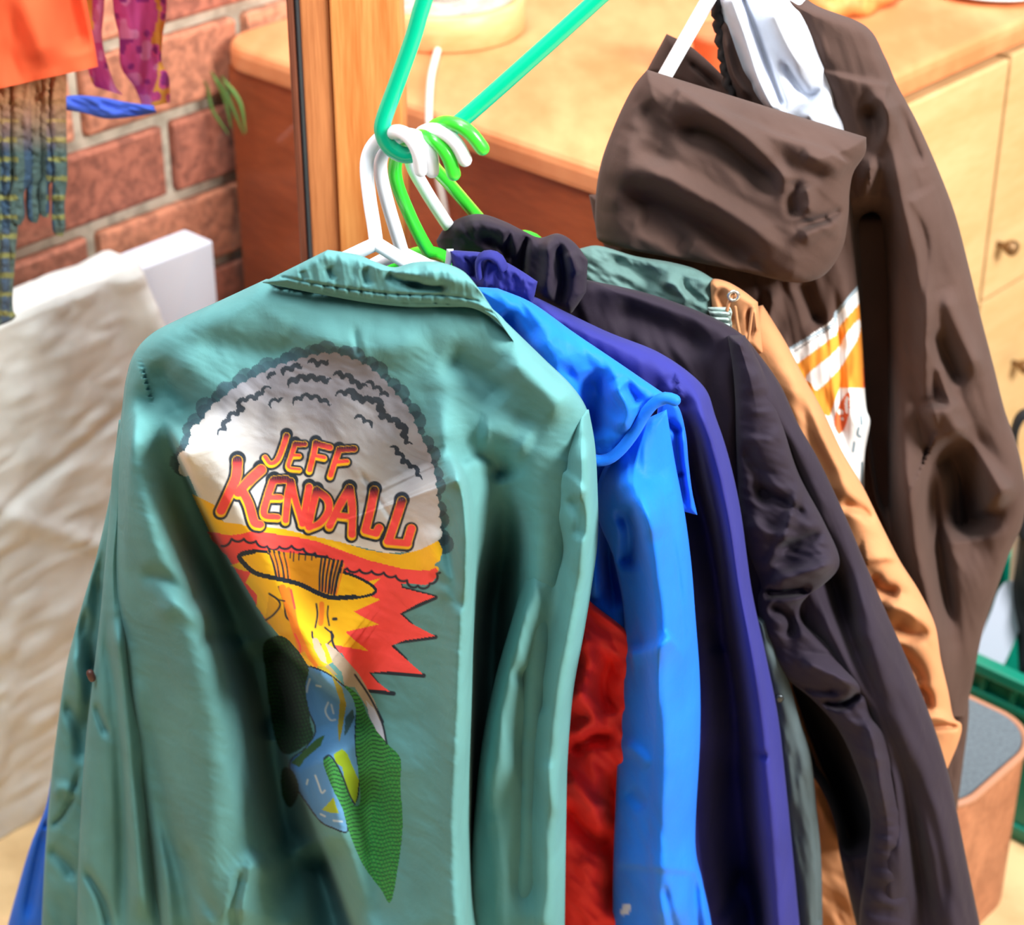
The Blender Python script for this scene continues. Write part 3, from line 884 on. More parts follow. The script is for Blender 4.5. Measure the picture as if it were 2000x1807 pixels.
def back_print(X, Y):
    cv = Canvas(X, Y, GREEN)
    # soft dark smoke around the crown of the cloud
    outl = q4(180, 760, 175, 700, 235, 640, 240, 560, 320, 500, 330, 450, 400, 400, 470, 340, 540, 300, 600, 270, 700, 220, 800, 190, 900, 160, 1000, 150, 1100, 180, 1180, 220, 1260, 290, 1330, 370, 1400, 460, 1440, 560, 1500, 680, 1530, 780, 1545, 900, 1560, 1020, 1570, 1120, 1600, 1190)
    O = catmull(outl, 150)
    for k, (x, y) in enumerate(O[::3]):
        top = max(0.0, min(1.0, (960 - y) / 150))
        nx, ny = x - 610, y - 960; l = math.hypot(nx, ny)
        e_ = 4 + 14 * top if x < 700 else 12 + 6 * top
        cv.circ(x + nx / l * e_, y + ny / l * e_, 15 + 6 * math.sin(k * 2.1), lin((62, 86, 96)) if (k % 3 and x < 720) else lin((46, 64, 74)), 0.75)
    for (x, y) in q4(820, 130, 880, 110, 940, 120, 1000, 130, 1060, 130, 760, 150, 700, 180, 640, 200, 1100, 160, 570, 240, 400, 320, 240, 520, 200, 600):
        cv.circ(x, y, 15, lin((58, 84, 94)), 0.6)
    # the cloud itself, grey at the crown, pale at the base
    n = vnoise(cv.X, cv.Y, 40, 3)
    g = np.clip((cv.Y - 740) / 330 + 0.12 * n - (cv.X - 600) / 2200, 0, 1)[:, None] ** 1.4
    cc = lin((128, 128, 136)) * (1 - g) + PALE * g
    side = np.clip((440 - cv.X) / 90, 0, 1)[:, None]
    cc = cc * (1 - side) + PALE * side
    O2 = [tuple(p) for p in catmull(outl, 120)] + q4(1600, 1190, 1500, 1220, 1300, 1230, 1000, 1160, 700, 1100, 400, 1060, 300, 980, 240, 900)
    cv.put(cv.inside(O2), cc)
    for x, y in catmull_len(np.asarray(outl[:-1]), 21):
        cv.put((cv.X - x) ** 2 + (cv.Y - y) ** 2 < 14.5 ** 2, cc)
    # dark flecks between the puffs
    DK = lin((52, 60, 68))
    strokes = [q4(360, 575, 400, 540, 430, 480, 500, 440, 500, 390, 580, 370, 620, 330, 665, 310), q4(655, 420, 680, 390, 725, 385), q4(780, 405, 830, 370, 900, 375, 985, 415),
               q4(755, 305, 800, 270, 880, 265, 960, 280, 1000, 275), q4(725, 240, 760, 210, 830, 200), q4(1015, 355, 1090, 345, 1150, 385, 1240, 395, 1265, 470, 1330, 500, 1380, 540, 1390, 600, 1430, 640),
               q4(1120, 480, 1170, 495, 1215, 535), q4(1315, 640, 1360, 680, 1390, 730, 1450, 770, 1480, 830), q4(1000, 240, 1080, 260, 1130, 300, 1190, 315), q4(860, 170, 930, 185, 980, 170), q4(1260, 350, 1310, 370), q4(640, 260, 690, 240), q4(1180, 280, 1240, 320, 1300, 360)]
    wds = [6.5, 4, 5.5, 8, 7, 9, 5, 6, 7, 6, 5, 6, 5]
    for st, wd in zip(strokes, wds):
        S = scallop(st, 19, 8)
        nn = len(S)
        cv.put(cv.near(S[::2], [0.8, wd * .8, wd * .6, wd * .8, wd * .6, wd * .8, 0.8]), DK)
    # yellow belt and red belt
    cv.poly(q4(215, 900, 340, 960, 330, 1010, 400, 1060, 560, 1080, 700, 1090, 870, 1130, 1050, 1170, 1200, 1215, 1370, 1240, 1490, 1210, 1590, 1160, 1612, 1210, 1600, 1270, 1570, 1290, 1570, 1340, 1500, 1360, 1380, 1310, 1200, 1280, 1040, 1220, 870, 1150, 700, 1120, 560, 1115, 430, 1140, 330, 1150, 270, 1020), YEL)
    cv.line(q4(330, 1130, 430, 1122, 560, 1098, 700, 1118, 870, 1150, 1040, 1220, 1200, 1270, 1380, 1310, 1500, 1350, 1575, 1320), 6, YEL)
    belt = q4(320, 1140, 430, 1140, 560, 1105, 640, 1130, 800, 1140, 900, 1170, 1050, 1225, 1180, 1270, 1350, 1320, 1480, 1350, 1575, 1310, 1580, 1360, 1530, 1405, 1450, 1400, 1370, 1360, 1250, 1330, 1130, 1320, 1040, 1270, 900, 1210, 780, 1175, 620, 1175, 540, 1160, 440, 1165, 400, 1220, 350, 1180)
    # burst
    burst = q5(60, 20, 160, 30, 480, 40, 640, 120, 905, 190, 920, 235, 1075, 275, 990, 310, 910, 355, 960, 400, 1075, 460, 930, 480, 868, 505, 930, 560, 1020, 640, 860, 625, 765, 630, 800, 670, 862, 718, 750, 705, 690, 620, 640, 540, 560, 520, 480, 590, 280, 380, 100, 80)
    cv.line(q5(905, 190, 915, 235, 1075, 278), 4, INK, smooth=False)
    for a_, b_ in (((1075, 280), (910, 352)), ((915, 362), (960, 405)), ((1075, 464), (870, 490)), ((866, 500), (935, 570)), ((1020, 644), (770, 622)), ((762, 632), (810, 690)), ((880, 728), (760, 712))):
        cv.line(q5(*a_, *b_), 4.5, INK, smooth=False)
    cv.poly(q4(300, 1110, 430, 1130, 600, 1110, 900, 1160, 1200, 1270, 1400, 1320, 1560, 1330, 1540, 1400, 1380, 1400, 1300, 1420, 900, 1350, 500, 1300, 390, 1230), RED)
    cv.poly(burst, RED)
    inner = q5(120, 130, 160, 150, 215, 160, 190, 210, 245, 270, 240, 320, 300, 400, 430, 560, 520, 620, 640, 560, 600, 500, 765, 530, 700, 480, 655, 440, 810, 405, 745, 375, 695, 345, 820, 290, 740, 262, 820, 190, 760, 205, 640, 160, 300, 70)
    cv.poly(inner, YEL)
    cv.put(cv.inside(q5(300, 260, 480, 480, 620, 640, 560, 640, 280, 390)) , lin((205, 150, 30)), 0.5)
    cv.poly(belt, RED, smooth=2)
    cv.line(scallop(q4(380, 1190, 440, 1150, 560, 1160, 650, 1195, 780, 1190, 900, 1230, 1010, 1262, 1060, 1310, 1170, 1325, 1290, 1340, 1400, 1375, 1460, 1410, 1540, 1400, 1590, 1330), 24, -6)[::2], 2.4, INK, smooth=False)
    # saucer with its beam
    ring = q5(165, 85, 230, 68, 320, 80, 420, 120, 560, 150, 680, 180, 770, 225, 785, 255, 700, 275, 600, 278, 540, 262, 440, 215, 340, 190, 240, 165, 185, 120)
    RP = catmull(ring, len(ring) * 6, True)
    cv.put(cv.near(np.vstack([RP, RP[:1]]), 5.5 + 0.0), INK)
    cv.put(cv.inside(RP), YEL)
    cv.put(cv.near(q5(300, 70, 560, 95, 640, 130), 4), INK)
    beam = q5(290, 55, 640, 110, 600, 262, 540, 262, 440, 214, 335, 185)
    cv.put(cv.inside(beam), lin((214, 148, 34)))
    for a_, b_, wd in ((300, 335, 3), (322, 348, 2.2), (345, 372, 2.6), (368, 390, 1.8), (545, 535, 2.2), (562, 548, 2.6), (582, 562, 2.2), (602, 578, 3), (622, 590, 2.4), (640, 604, 3.2)):
        yt = 58 + (a_ - 290) * 0.15; yb = 186 + (b_ - 335) * 0.30
        cv.line(q5(a_, yt, (a_ + b_) / 2 + (4 if a_ < 450 else -4), (yt + yb) / 2, b_, yb), wd * 0.9, INK)
        cv.line(q5(a_ + 9, yt + 14, (a_ + b_) / 2 + 11, (yt + yb) / 2, b_ + 8, yb), 1.5, ORA)
    for a_ in (400, 415, 440, 470, 500, 520): cv.line(q5(a_, 50 + (a_ - 290) * .15, a_ - 2, 85 + (a_ * 7 % 30)), 1.3, INK, smooth=False)
    RP2 = catmull(ring[8:] + ring[:2], 60)
    cv.put(cv.near(RP2, 3.6), INK)
    # eruption: streaks, flames, rocks
    for st, wd, c in (((345, 230, 370, 300, 380, 370, 420, 400), 2, INK), ((362, 235, 392, 330, 420, 420, 450, 520), 7, ORA), ((390, 240, 412, 330, 430, 420, 480, 540, 520, 600), 4, ORA), ((402, 245, 420, 330), 2, RED),
                      ((520, 310, 525, 360, 515, 420), 1.8, INK), ((545, 310, 545, 350, 540, 400), 5, ORA), ((575, 320, 572, 360, 580, 410), 1.6, INK), ((300, 262, 340, 290, 350, 320, 320, 360, 285, 385), 2, INK), ((340, 290, 372, 296), 1.5, INK),
                      ((590, 440, 600, 500, 640, 560, 700, 640, 770, 740, 830, 860), 2.4, INK), ((500, 440, 505, 470, 540, 500), 2, INK), ((560, 420, 600, 460, 570, 500), 1.8, INK), ((600, 380, 612, 380), 3, INK), ((580, 640, 610, 660), 1.6, INK), ((640, 590, 660, 640), 1.6, INK), ((420, 450, 445, 510, 440, 550), 1.6, RED)):
        cv.line(q5(*st), wd, c)
    cv.poly(q5(500, 470, 525, 470, 560, 540, 570, 590, 540, 575, 510, 520), lin((176, 160, 132)))
    cv.poly(q5(560, 490, 610, 520, 660, 570, 720, 640, 790, 760, 835, 880, 845, 960, 800, 900, 760, 800, 700, 700, 650, 690, 640, 630, 600, 590), lin((172, 160, 142)))
    cv.poly(q5(520, 600, 560, 600, 640, 680, 700, 760, 690, 900, 640, 880, 620, 780, 570, 700), lin((176, 160, 44)))
    # globe
    globe = q5(478, 612, 470, 700, 485, 800, 520, 900, 470, 985, 400, 1050, 430, 1160, 480, 1240, 540, 1320, 600, 1352, 662, 1368, 650, 1290, 640, 1200, 700, 1230, 716, 1110, 700, 980, 700, 860, 706, 790, 680, 720, 640, 690, 590, 650, 530, 618)
    cv.put(cv.near(catmull(globe, 120, True), 3), INK)
    gs = np.clip((cv.X - 570) / 110, 0, 1)[:, None]
    cv.put(cv.inside(catmull(globe, 120, True)), lin((52, 120, 186)) * (1 - gs) + lin((98, 150, 190)) * gs)
    for st in ((490, 660, 480, 690, 475, 720), (520, 690, 540, 695), (575, 770, 562, 810, 585, 850, 608, 850), (590, 780, 600, 820), (515, 1110, 530, 1150, 545, 1190, 560, 1180), (480, 1130, 475, 1150), (600, 1320, 640, 1325), (540, 1290, 560, 1300)):
        cv.line(q5(*st), 1.8, lin((170, 190, 200)))
    cv.poly(q5(590, 640, 640, 700, 660, 780, 640, 900, 625, 960, 620, 880, 630, 760), lin((150, 140, 48)))
    cv.poly(q5(655, 840, 690, 800, 698, 840, 670, 900, 650, 930), lin((60, 92, 96)))
    cv.poly(q5(600, 1010, 640, 985, 665, 1010, 690, 1070, 718, 1130, 712, 1200, 700, 1245, 670, 1190, 650, 1120, 640, 1070, 610, 1050), lin((150, 178, 40)))
    cv.poly(q5(545, 1270, 570, 1245, 600, 1212, 615, 1260, 625, 1285, 590, 1285), lin((150, 170, 46)))
    cv.poly(q5(400, 1050, 520, 940, 560, 920, 540, 970, 470, 1030, 440, 1070), lin((52, 92, 46)))
    # green scaly tails
    def scaly(P, c1, c2, ph, cell=8.0, slope=0.25):
        mk = cv.inside(catmull(q5(*P), len(P) * 3, True))
        ln = ((cv.Y + slope * cv.X + 4 * np.sin(cv.X / 13.0 + ph) + 2.5 * np.sin(cv.X / 6.0)) % cell)
        vert = ((cv.X * 0.9 - 0.35 * cv.Y) % (cell * 0.8))
        cv.put(mk, c1)
        cv.put(mk & (ln < cell * 0.42), c2, 0.85)
        return mk, vert
    mk, vt = scaly((300, 470, 380, 470, 480, 600, 470, 700, 490, 850, 500, 940, 400, 1010, 350, 990, 320, 900, 300, 780, 285, 640, 270, 520), lin((34, 84, 44)), lin((22, 46, 34)), 0)
    cv.put(mk & (vt < 2.6), lin((22, 46, 34)), 0.8)
    scaly((360, 1080, 410, 1090, 440, 1180, 400, 1260, 360, 1200), lin((34, 70, 44)), lin((26, 48, 36)), 1)
    G1, G2 = lin((64, 146, 70)), lin((40, 74, 54))
    mk, vt = scaly((650, 690, 720, 740, 770, 850, 850, 960, 912, 1030, 912, 1150, 922, 1350, 900, 1540, 866, 1700, 820, 1640, 740, 1530, 690, 1420, 660, 1330, 640, 1260, 600, 1180, 560, 1080, 552, 1040, 566, 1016, 600, 1040, 640, 1110, 672, 1200, 700, 1250, 724, 1230, 718, 1110, 704, 960, 704, 820, 690, 750), G1, G2, 2)
    cv.put(mk & (vt < 2.2) & (cv.X + 0.25 * cv.Y > 1125), lin((34, 120, 62)), 0.8)
    cv.line(q5(556, 1030, 580, 1016, 610, 1050, 645, 1120, 675, 1200, 700, 1245), 1.6, INK)
    cv.poly(q5(752, 760, 790, 800, 830, 880, 846, 955, 800, 900, 765, 830), lin((188, 196, 212)))
    cv.line(q5(700, 640, 770, 745, 825, 860, 848, 960), 2.0, INK)
    # lettering
    letters = [
        # J E F F
        ([q4(742, 575, 722, 640, 690, 715, 650, 735, 622, 700)], 5.8),
        ([q4(790, 620, 768, 690, 752, 755, 812, 768), q4(792, 622, 845, 622), q4(775, 690, 812, 690)], 4.8),
        ([q4(905, 615, 890, 690, 868, 775), q4(905, 618, 985, 640), q4(892, 690, 950, 702)], 5.8),
        ([q4(1035, 655, 1012, 720, 985, 805), q4(1035, 652, 1120, 648), q4(1015, 728, 1078, 722)], 5.8),
        # K E N D A L L
        ([q4(468, 715, 462, 800, 430, 880, 375, 1000), q4(600, 765, 540, 820, 470, 900), q4(490, 880, 530, 960, 560, 1060, 590, 1075)], 10),
        ([q4(665, 830, 635, 920, 615, 1020, 690, 1035), q4(672, 822, 740, 818), q4(645, 925, 705, 925)], 7.6),
        ([q4(765, 830, 745, 940, 735, 1055), q4(768, 835, 790, 940, 830, 1075), q4(868, 862, 848, 970, 828, 1075)], 7.2),
        ([q4(908, 885, 885, 980, 862, 1085), q4(910, 880, 970, 930, 975, 1000, 930, 1065, 865, 1095)], 7.6),
        ([q4(1092, 870, 1040, 960, 980, 1085), q4(1095, 870, 1108, 980, 1105, 1135), q4(1030, 1025, 1105, 1035)], 8),
        ([q4(1232, 880, 1210, 990, 1180, 1108), q4(1180, 1112, 1240, 1128), q4(1240, 1126, 1258, 1092)], 8.4),
        ([q4(1385, 940, 1350, 1050, 1310, 1168), q4(1305, 1172, 1415, 1182), q4(1412, 1180, 1438, 1095)], 8.8)]
    for grow, col_, dx, dy in ((5.4, INK, -0.5, 0.6), (0.6, YEL, 0, 0)):
        for strokes_, wd in letters:
            for st in strokes_:
                S = catmull(st, len(st) * 5) if len(st) > 2 else np.asarray(st)
                cv.put(cv.soft(S + [dx, dy], wd + grow), col_)
                if col_ is INK: cv.put(cv.soft(np.array([S[0] - [0.1, 3], S[0] - [0, 3]]), wd + grow + 1.5), INK)
    for strokes_, wd in letters:
        allp = np.concatenate([np.asarray(s_) for s_ in strokes_]); y0_, y1_ = allp[:, 1].min(), allp[:, 1].max()
        for st in strokes_:
            S = catmull(st, len(st) * 5) if len(st) > 2 else np.asarray(st)
            mk = cv.soft(S, wd - 0.2)
            low = cv.soft(S + [1.0, -3.8], wd - 0.6)
            mk = mk * np.maximum(low, np.clip((y0_ + 0.42 * (y1_ - y0_) - cv.Y) / 6, 0, 1))
            tt = np.clip((cv.Y - y0_) / 16.0, 0, 1)[:, None]
            cv.put(mk, RED * tt + lin((110, 44, 54)) * (1 - tt))
            cv.put(mk * np.clip((y0_ - 1.5 + 3 * np.sin(cv.X * 1.3) - cv.Y) / 2, 0, 1), INK, 0.85)
    return cv.done()


body_ribs = [(520, 545, 930, 572), (432, 586, 1000, 640), (352, 622, 1062, 700), (296, 652, 1112, 748), (262, 690, 1142, 790), (246, 740, 1152, 830), (238, 800, 1148, 900), (226, 900, 1130, 1000),
             (220, 1000, 1110, 1100), (215, 1100, 1100, 1180), (216, 1200, 1092, 1280), (232, 1300, 1085, 1370), (250, 1400, 1080, 1460), (270, 1520, 1076, 1560), (290, 1660, 1072, 1680), (305, 1807, 1070, 1807), (315, 1960, 1068, 1960), (320, 2100, 1066, 2100)]
gf = [
    # edge of the print side laps over the sunken panel
    ('s', [(318, 810), (342, 870), (365, 925), (400, 1005), (440, 1090), (490, 1180), (545, 1262), (612, 1325), (690, 1380)], 3.0, 100, 0.054, 0.14),
    ('v', [(300, 800), (335, 920), (385, 1040), (440, 1160), (480, 1260), (520, 1380), (535, 1480), (560, 1620), (600, 1807), (610, 1960)], (44, 66), 0.105, 0.36),
    ('v', [(520, 1240), (545, 1340), (545, 1450)], 40, 0.040),
    ('s', [(545, 1450), (570, 1510), (605, 1590), (645, 1690), (690, 1807), (740, 1930), (760, 2000)], 3.0, 120, 0.056, 0.12),
    ('v', [(610, 1640), (650, 1760), (680, 1900)], 40, 0.060),
    # left panel
    ('r', [(250, 760), (275, 900), (320, 1060), (380, 1250), (415, 1450), (420, 1650), (420, 1900)], 80, 0.026, 0.1),
    ('v', [(268, 1120), (320, 1132), (370, 1170), (400, 1195)], 18, 0.007),
    ('v', [(390, 1236), (440, 1246), (480, 1240)], 20, 0.008),
    ('r', [(300, 1210), (350, 1180), (420, 1215)], 24, 0.005),
    ('r', [(255, 1270), (285, 1500), (315, 1700), (325, 1807), (330, 1960)], 20, 0.012),
    ('v', [(262, 1330), (300, 1560), (350, 1700), (370, 1807), (380, 1960)], 24, 0.014),
    ('r', [(520, 1670), (480, 1720), (465, 1807)], 26, 0.014),
    ('v', [(478, 1690), (460, 1760), (450, 1850)], 12, 0.010),
    ('v', [(360, 1640), (390, 1740), (430, 1807)], 14, 0.006),
    ('r', [(540, 1640), (590, 1720), (570, 1850)], 34, 0.016),
    # right part
    ('r', [(862, 760), (868, 860), (905, 930), (918, 1050), (915, 1250), (905, 1500), (900, 1807), (900, 1960)], 34, 0.016, 0.08),
    ('s', [(880, 880), (912, 960), (924, 1100), (926, 1300), (922, 1500), (916, 1807), (916, 1980)], 3.0, 120, -0.042, 0.06),
    ('v', [(880, 905), (925, 888), (965, 900), (985, 950)], (14, 30), 0.009),
    ('r', [(850, 880), (880, 930), (905, 935)], 16, 0.008),
    ('r', [(930, 850), (985, 855), (1040, 880)], 34, 0.006),
    ('v', [(975, 930), (985, 1040), (965, 1200), (956, 1400), (950, 1600), (948, 1850)], 38, 0.115, 0.28),
    ('v', [(860, 690), (930, 735), (985, 790)], 30, 0.008),
    ('r', [(985, 690), (1060, 760), (1120, 810)], 34, 0.010),
    ('v', [(1040, 800), (1000, 860), (940, 880)], 30, 0.004),
    ('r', [(840, 1020), (850, 1100), (880, 1180)], 20, 0.006), ('v', [(872, 990), (880, 1090), (900, 1170)], 12, 0.006),
    ('v', [(835, 1120), (880, 1150), (905, 1200)], 12, 0.004),
    ('r', [(780, 1400), (810, 1550), (830, 1700), (840, 1900)], 60, 0.014), ('v', [(700, 1500), (720, 1650), (740, 1850)], 34, 0.014),
    ('v', [(702, 918), (722, 948), (745, 985), (775, 1030)], 5, 0.0022),
    ('v', [(380, 660), (520, 690), (600, 670)], 26, 0.004), ('r', [(330, 690), (420, 760), (520, 790)], 40, 0.006), ('v', [(690, 640), (705, 700)], 8, 0.002),
    ('r', [(560, 640), (700, 680), (850, 670)], 34, 0.006),
    ('v', [(300, 700), (330, 760), (380, 850)], 24, 0.008),
]
us = uneven(0, 0, 0.13, 0.80, 190, 560)
vs_ = uneven(0, 0, 0.07, 0.80, 210, 880)
def gpaint(X, Y):
    if X.shape[1] < 40: return np.tile(GREEN, (*X.shape, 1))
    return back_print(X, Y)
def gtilt(X, Y): return 0.0 * X
piece('back_panel', body_ribs, gj, m_green, YG, YAW, bulge=0.042, edge=95, folds=gf, wr=[(0.0012, 200, 60, 70, 12), (0.0004, 50, 20, 30, 15)], paint=gpaint, us=us, vs=vs_, back=0.012, edgeamp=30)

m_green2 = fabric('green_cotton_plain', (90, 144, 144), crink=0.35, cscale=30, rough=0.8, bump=0.15, sheen=0.04)
# right sleeve
piece('sleeve', [(1128, 800, 1150, 800), (1088, 870, 1162, 868), (1078, 925, 1167, 950), (1058, 1010, 1168, 1050), (1030, 1110, 1155, 1150), (1000, 1210, 1140, 1240), (966, 1330, 1120, 1350), (940, 1460, 1109, 1480), (926, 1600, 1106, 1600), (916, 1730, 1104, 1730), (908, 1900, 1102, 1900), (900, 2080, 1100, 2080)],
      gj, m_green2, YG - 0.004, YAW, bulge=0.018, edge=50, ridge=(0.64, 0.034), wr=[(0.0018, 140, 30, 80, 22)], back=0.02,
      folds=[('r', [(1140, 850), (1150, 1000), (1120, 1200), (1088, 1400), (1075, 1600), (1072, 1850)], 26, 0.012, 0.05), ('v', [(1085, 1000), (1095, 1150), (1050, 1330), (1035, 1500), (1030, 1800)], 30, 0.014, 0.1),
             ('r', [(1040, 1110), (1010, 1250), (975, 1400), (958, 1600)], 26, 0.012), ('v', [(1112, 965), (1130, 1010), (1128, 1060)], 12, 0.008), ('s', [(1080, 912), (1110, 925), (1150, 962)], 2.0, 30, -0.004, 0.1),
             ('v', [(1000, 1300), (1040, 1340), (1060, 1400)], 16, 0.006), ('r', [(1060, 1480), (1080, 1560), (1100, 1600)], 16, 0.004)])
# left sleeve, in front, and the front panel showing outside it
piece('sleeve', [(246, 780, 262, 780), (222, 900, 250, 900), (214, 1000, 244, 1010), (205, 1100, 236, 1110), (196, 1200, 250, 1200), (182, 1320, 262, 1320), (168, 1440, 282, 1440), (158, 1580, 300, 1580), (152, 1720, 315, 1720), (150, 1900, 330, 1900), (150, 2080, 340, 2080)],
      gj, m_green2, YG - 0.006, YAW, bulge=0.026, edge=44, wr=[(0.0015, 120, 24, 84, 31)], back=0.02,
      folds=[('r', [(228, 1200), (240, 1400), (262, 1600), (280, 1807)], 18, 0.012, 0.1), ('v', [(200, 1180), (232, 1400), (240, 1600), (240, 1850)], 14, 0.010), ('v', [(182, 1370), (206, 1430), (214, 1440)], 8, 0.006), ('v', [(160, 1690), (200, 1760), (215, 1830)], 8, 0.008),
             ('v', [(280, 1450), (296, 1600), (310, 1807)], 14, 0.012)])
fp_ = piece('front_panel', [(232, 820, 258, 820), (225, 880, 290, 880), (216, 960, 300, 960), (190, 1080, 300, 1080), (158, 1190, 300, 1190), (130, 1300, 290, 1300), (112, 1420, 290, 1420), (98, 1540, 290, 1540), (86, 1700, 290, 1700), (78, 1900, 290, 1900), (74, 2060, 290, 2060)],
      gj, m_green2, YG + 0.014, YAW, bulge=0.018, edge=34, wr=[(0.002, 70, 26, 60, 41)], back=0.01,
      folds=[('v', [(150, 1180), (170, 1260), (180, 1330)], 16, 0.010), ('r', [(140, 1260), (150, 1330), (175, 1400)], 16, 0.006), ('v', [(120, 1360), (150, 1420), (165, 1500)], 14, 0.008),
             ('v', [(92, 1625), (130, 1580), (158, 1500)], 6, 0.006), ('v', [(92, 1650), (130, 1690), (150, 1720)], 14, 0.008), ('r', [(100, 1560), (120, 1540), (150, 1560)], 12, 0.005), ('v', [(196, 1050), (190, 1200), (178, 1330), (160, 1500)], 16, 0.012)])
V, F = tube('eyelet', [at_y(176, 1315, 1.425, YAW), at_y(180, 1325, 1.425, YAW)], 0.0035, None, ret=True)
make('eyelet', V, F, solid('eyelet_brown', (74, 40, 34), 0.5), gj)

# collar: outer fall with stitched rows, and the band under it
def stitches(x0, x1, top, slope):
    return []
cf = [('v', [(520, 552), (640, 572), (760, 590), (880, 594), (960, 610), (990, 650)], 3.0, 0.0016, 0.02), ('v', [(545, 540), (640, 558), (760, 574), (880, 578), (940, 590)], 3.0, 0.0016, 0.02),
      ('v', [(790, 556), (845, 560), (880, 557)], 7, 0.005), ('r', [(700, 500), (780, 530), (860, 545), (940, 560)], 16, 0.006), ('v', [(640, 520), (652, 548)], 7, 0.0035), ('v', [(712, 520), (720, 560)], 8, 0.0035), ('v', [(590, 528), (596, 548)], 6, 0.002),
      ('v', [(756, 520), (772, 545), (830, 556)], 10, 0.006), ('r', [(820, 520), (900, 530)], 14, 0.004), ('v', [(930, 570), (965, 600), (985, 640)], 12, 0.004)]
for k in range(14):
    x = 560 + k * 24
    cf.append(('v', [(x, 546 + k * 2.6), (x + 3, 566 + k * 2.4)], 3.2, 0.0014))
piece('collar', [(640, 488, 512, 552), (655, 490, 560, 562), (700, 498, 640, 578), (735, 512, 720, 592), (770, 522, 800, 600), (810, 512, 872, 600), (858, 512, 925, 603), (905, 530, 972, 630), (940, 570, 1004, 668)], gj, m_green2, YG - 0.03, YAW,
      bulge=0.020, edge=30, folds=cf, wr=[(0.001, 40, 12, 80, 61)], step=2.6, back=0.006, capbot=True)
piece('collar_band', [(520, 550, 540, 566), (620, 560, 640, 582), (740, 575, 745, 606), (860, 585, 850, 616), (940, 590, 925, 606)], gj, m_green2, YG - 0.012, YAW, bulge=0.014, edge=16, step=3, back=0.004, capbot=True,
      wr=[(0.0012, 8, 5, 90, 66)])
# underside lining of the collar point on the right
piece('collar_point', [(930, 590, 945, 590), (945, 600, 985, 625), (965, 625, 1002, 665), (985, 650, 1000, 672)], gj, m_green2, YG - 0.004, YAW, bulge=0.004, edge=20, step=4, back=0.003)

# ================================================================== BLUE JACKET
m_blue = fabric('blue_nylon', (26, 114, 230), crink=0.4, cscale=34, rough=0.55, sheen=0.04)
m_red = fabric('red_nylon', (238, 48, 44), crink=0.5, cscale=26, rough=0.55, sheen=0.04)
m_deepblue = fabric('blue_nylon_deep', (24, 100, 215), crink=0.4, cscale=34, rough=0.55, sheen=0.04)
YB = 1.505
bj = empty('jacket', at_y(1100, 650, YB), 'bright blue jacket with a red lower panel behind the printed green one', 'jacket', 'jackets hanging together')
bb = piece('back_panel', [(840, 600, 960, 590), (760, 650, 1120, 660), (720, 720, 1210, 740), (900, 860, 1230, 860), (1040, 1000, 1236, 1000), (1050, 1160, 1240, 1160), (1050, 1215, 1245, 1262)], bj, m_blue, YB + 0.012, YAW, bulge=0.012, edge=50,
           folds=[('v', [(1185, 1000), (1190, 1100), (1205, 1200)], 16, 0.02), ('r', [(1170, 1000), (1165, 1100), (1160, 1180)], 14, 0.008)], wr=[(0.003, 90, 24, 85, 71)], back=0.01)
piece('lower_panel', [(1040, 1180, 1150, 1172), (1040, 1230, 1245, 1262), (1036, 1400, 1245, 1400), (1030, 1600, 1240, 1600), (1025, 1800, 1235, 1800), (1020, 2050, 1230, 2050)], bj, m_red, YB - 0.004, YAW, bulge=0.016, edge=40, captop=True,
      folds=[('r', [(1130, 1230), (1150, 1300), (1120, 1380)], 22, 0.012), ('v', [(1200, 1270), (1180, 1340), (1200, 1400)], 18, 0.014), ('r', [(1110, 1340), (1160, 1400), (1120, 1450)], 20, 0.012), ('v', [(1110, 1470), (1160, 1440), (1205, 1450)], 16, 0.016),
             ('r', [(1105, 1510), (1150, 1560), (1180, 1590)], 16, 0.010), ('v', [(1100, 1560), (1150, 1630), (1205, 1660)], 20, 0.016), ('v', [(1195, 1480), (1205, 1600), (1200, 1800)], 26, 0.026)], wr=[(0.004, 90, 30, 40, 72), (0.0015, 40, 14, 60, 74)], back=0.01)
piece('shoulder_yoke', [(925, 560, 972, 563), (930, 590, 1040, 592), (945, 640, 1122, 650), (985, 700, 1205, 706), (1040, 760, 1290, 764), (1090, 820, 1318, 780), (1125, 870, 1270, 806), (1150, 905, 1240, 848), (1164, 912, 1205, 892)], bj, m_blue, YB - 0.022, YAW, bulge=0.022, edge=60,
      folds=[('v', [(975, 610), (1010, 660), (1030, 720)], 20, 0.012), ('r', [(1040, 640), (1100, 720), (1130, 820)], 30, 0.012), ('v', [(1150, 720), (1165, 780), (1160, 860)], 24, 0.014), ('r', [(1200, 740), (1225, 800), (1210, 850)], 18, 0.010), ('v', [(1215, 750), (1250, 790)], 12, 0.006),
             ('v', [(1090, 700), (1140, 780), (1155, 870)], 16, 0.010)], wr=[(0.0015, 60, 20, 60, 75)], back=0.008, step=4)
piece('cape_flap', [(1286, 764, 1308, 776), (1284, 800, 1328, 800), (1282, 850, 1340, 850), (1290, 900, 1345, 905), (1310, 950, 1352, 960), (1330, 998, 1362, 1006)], bj, m_deepblue, YB + 0.008, YAW, bulge=0.008, edge=12, back=0.004, step=3, capbot=True,
      folds=[('r', [(1332, 830), (1338, 900), (1352, 990)], 6, 0.004), ('v', [(1322, 830), (1326, 900), (1340, 990)], 5, 0.004), ('v', [(1300, 820), (1330, 850)], 8, 0.005), ('v', [(1305, 930), (1340, 925)], 6, 0.004)])
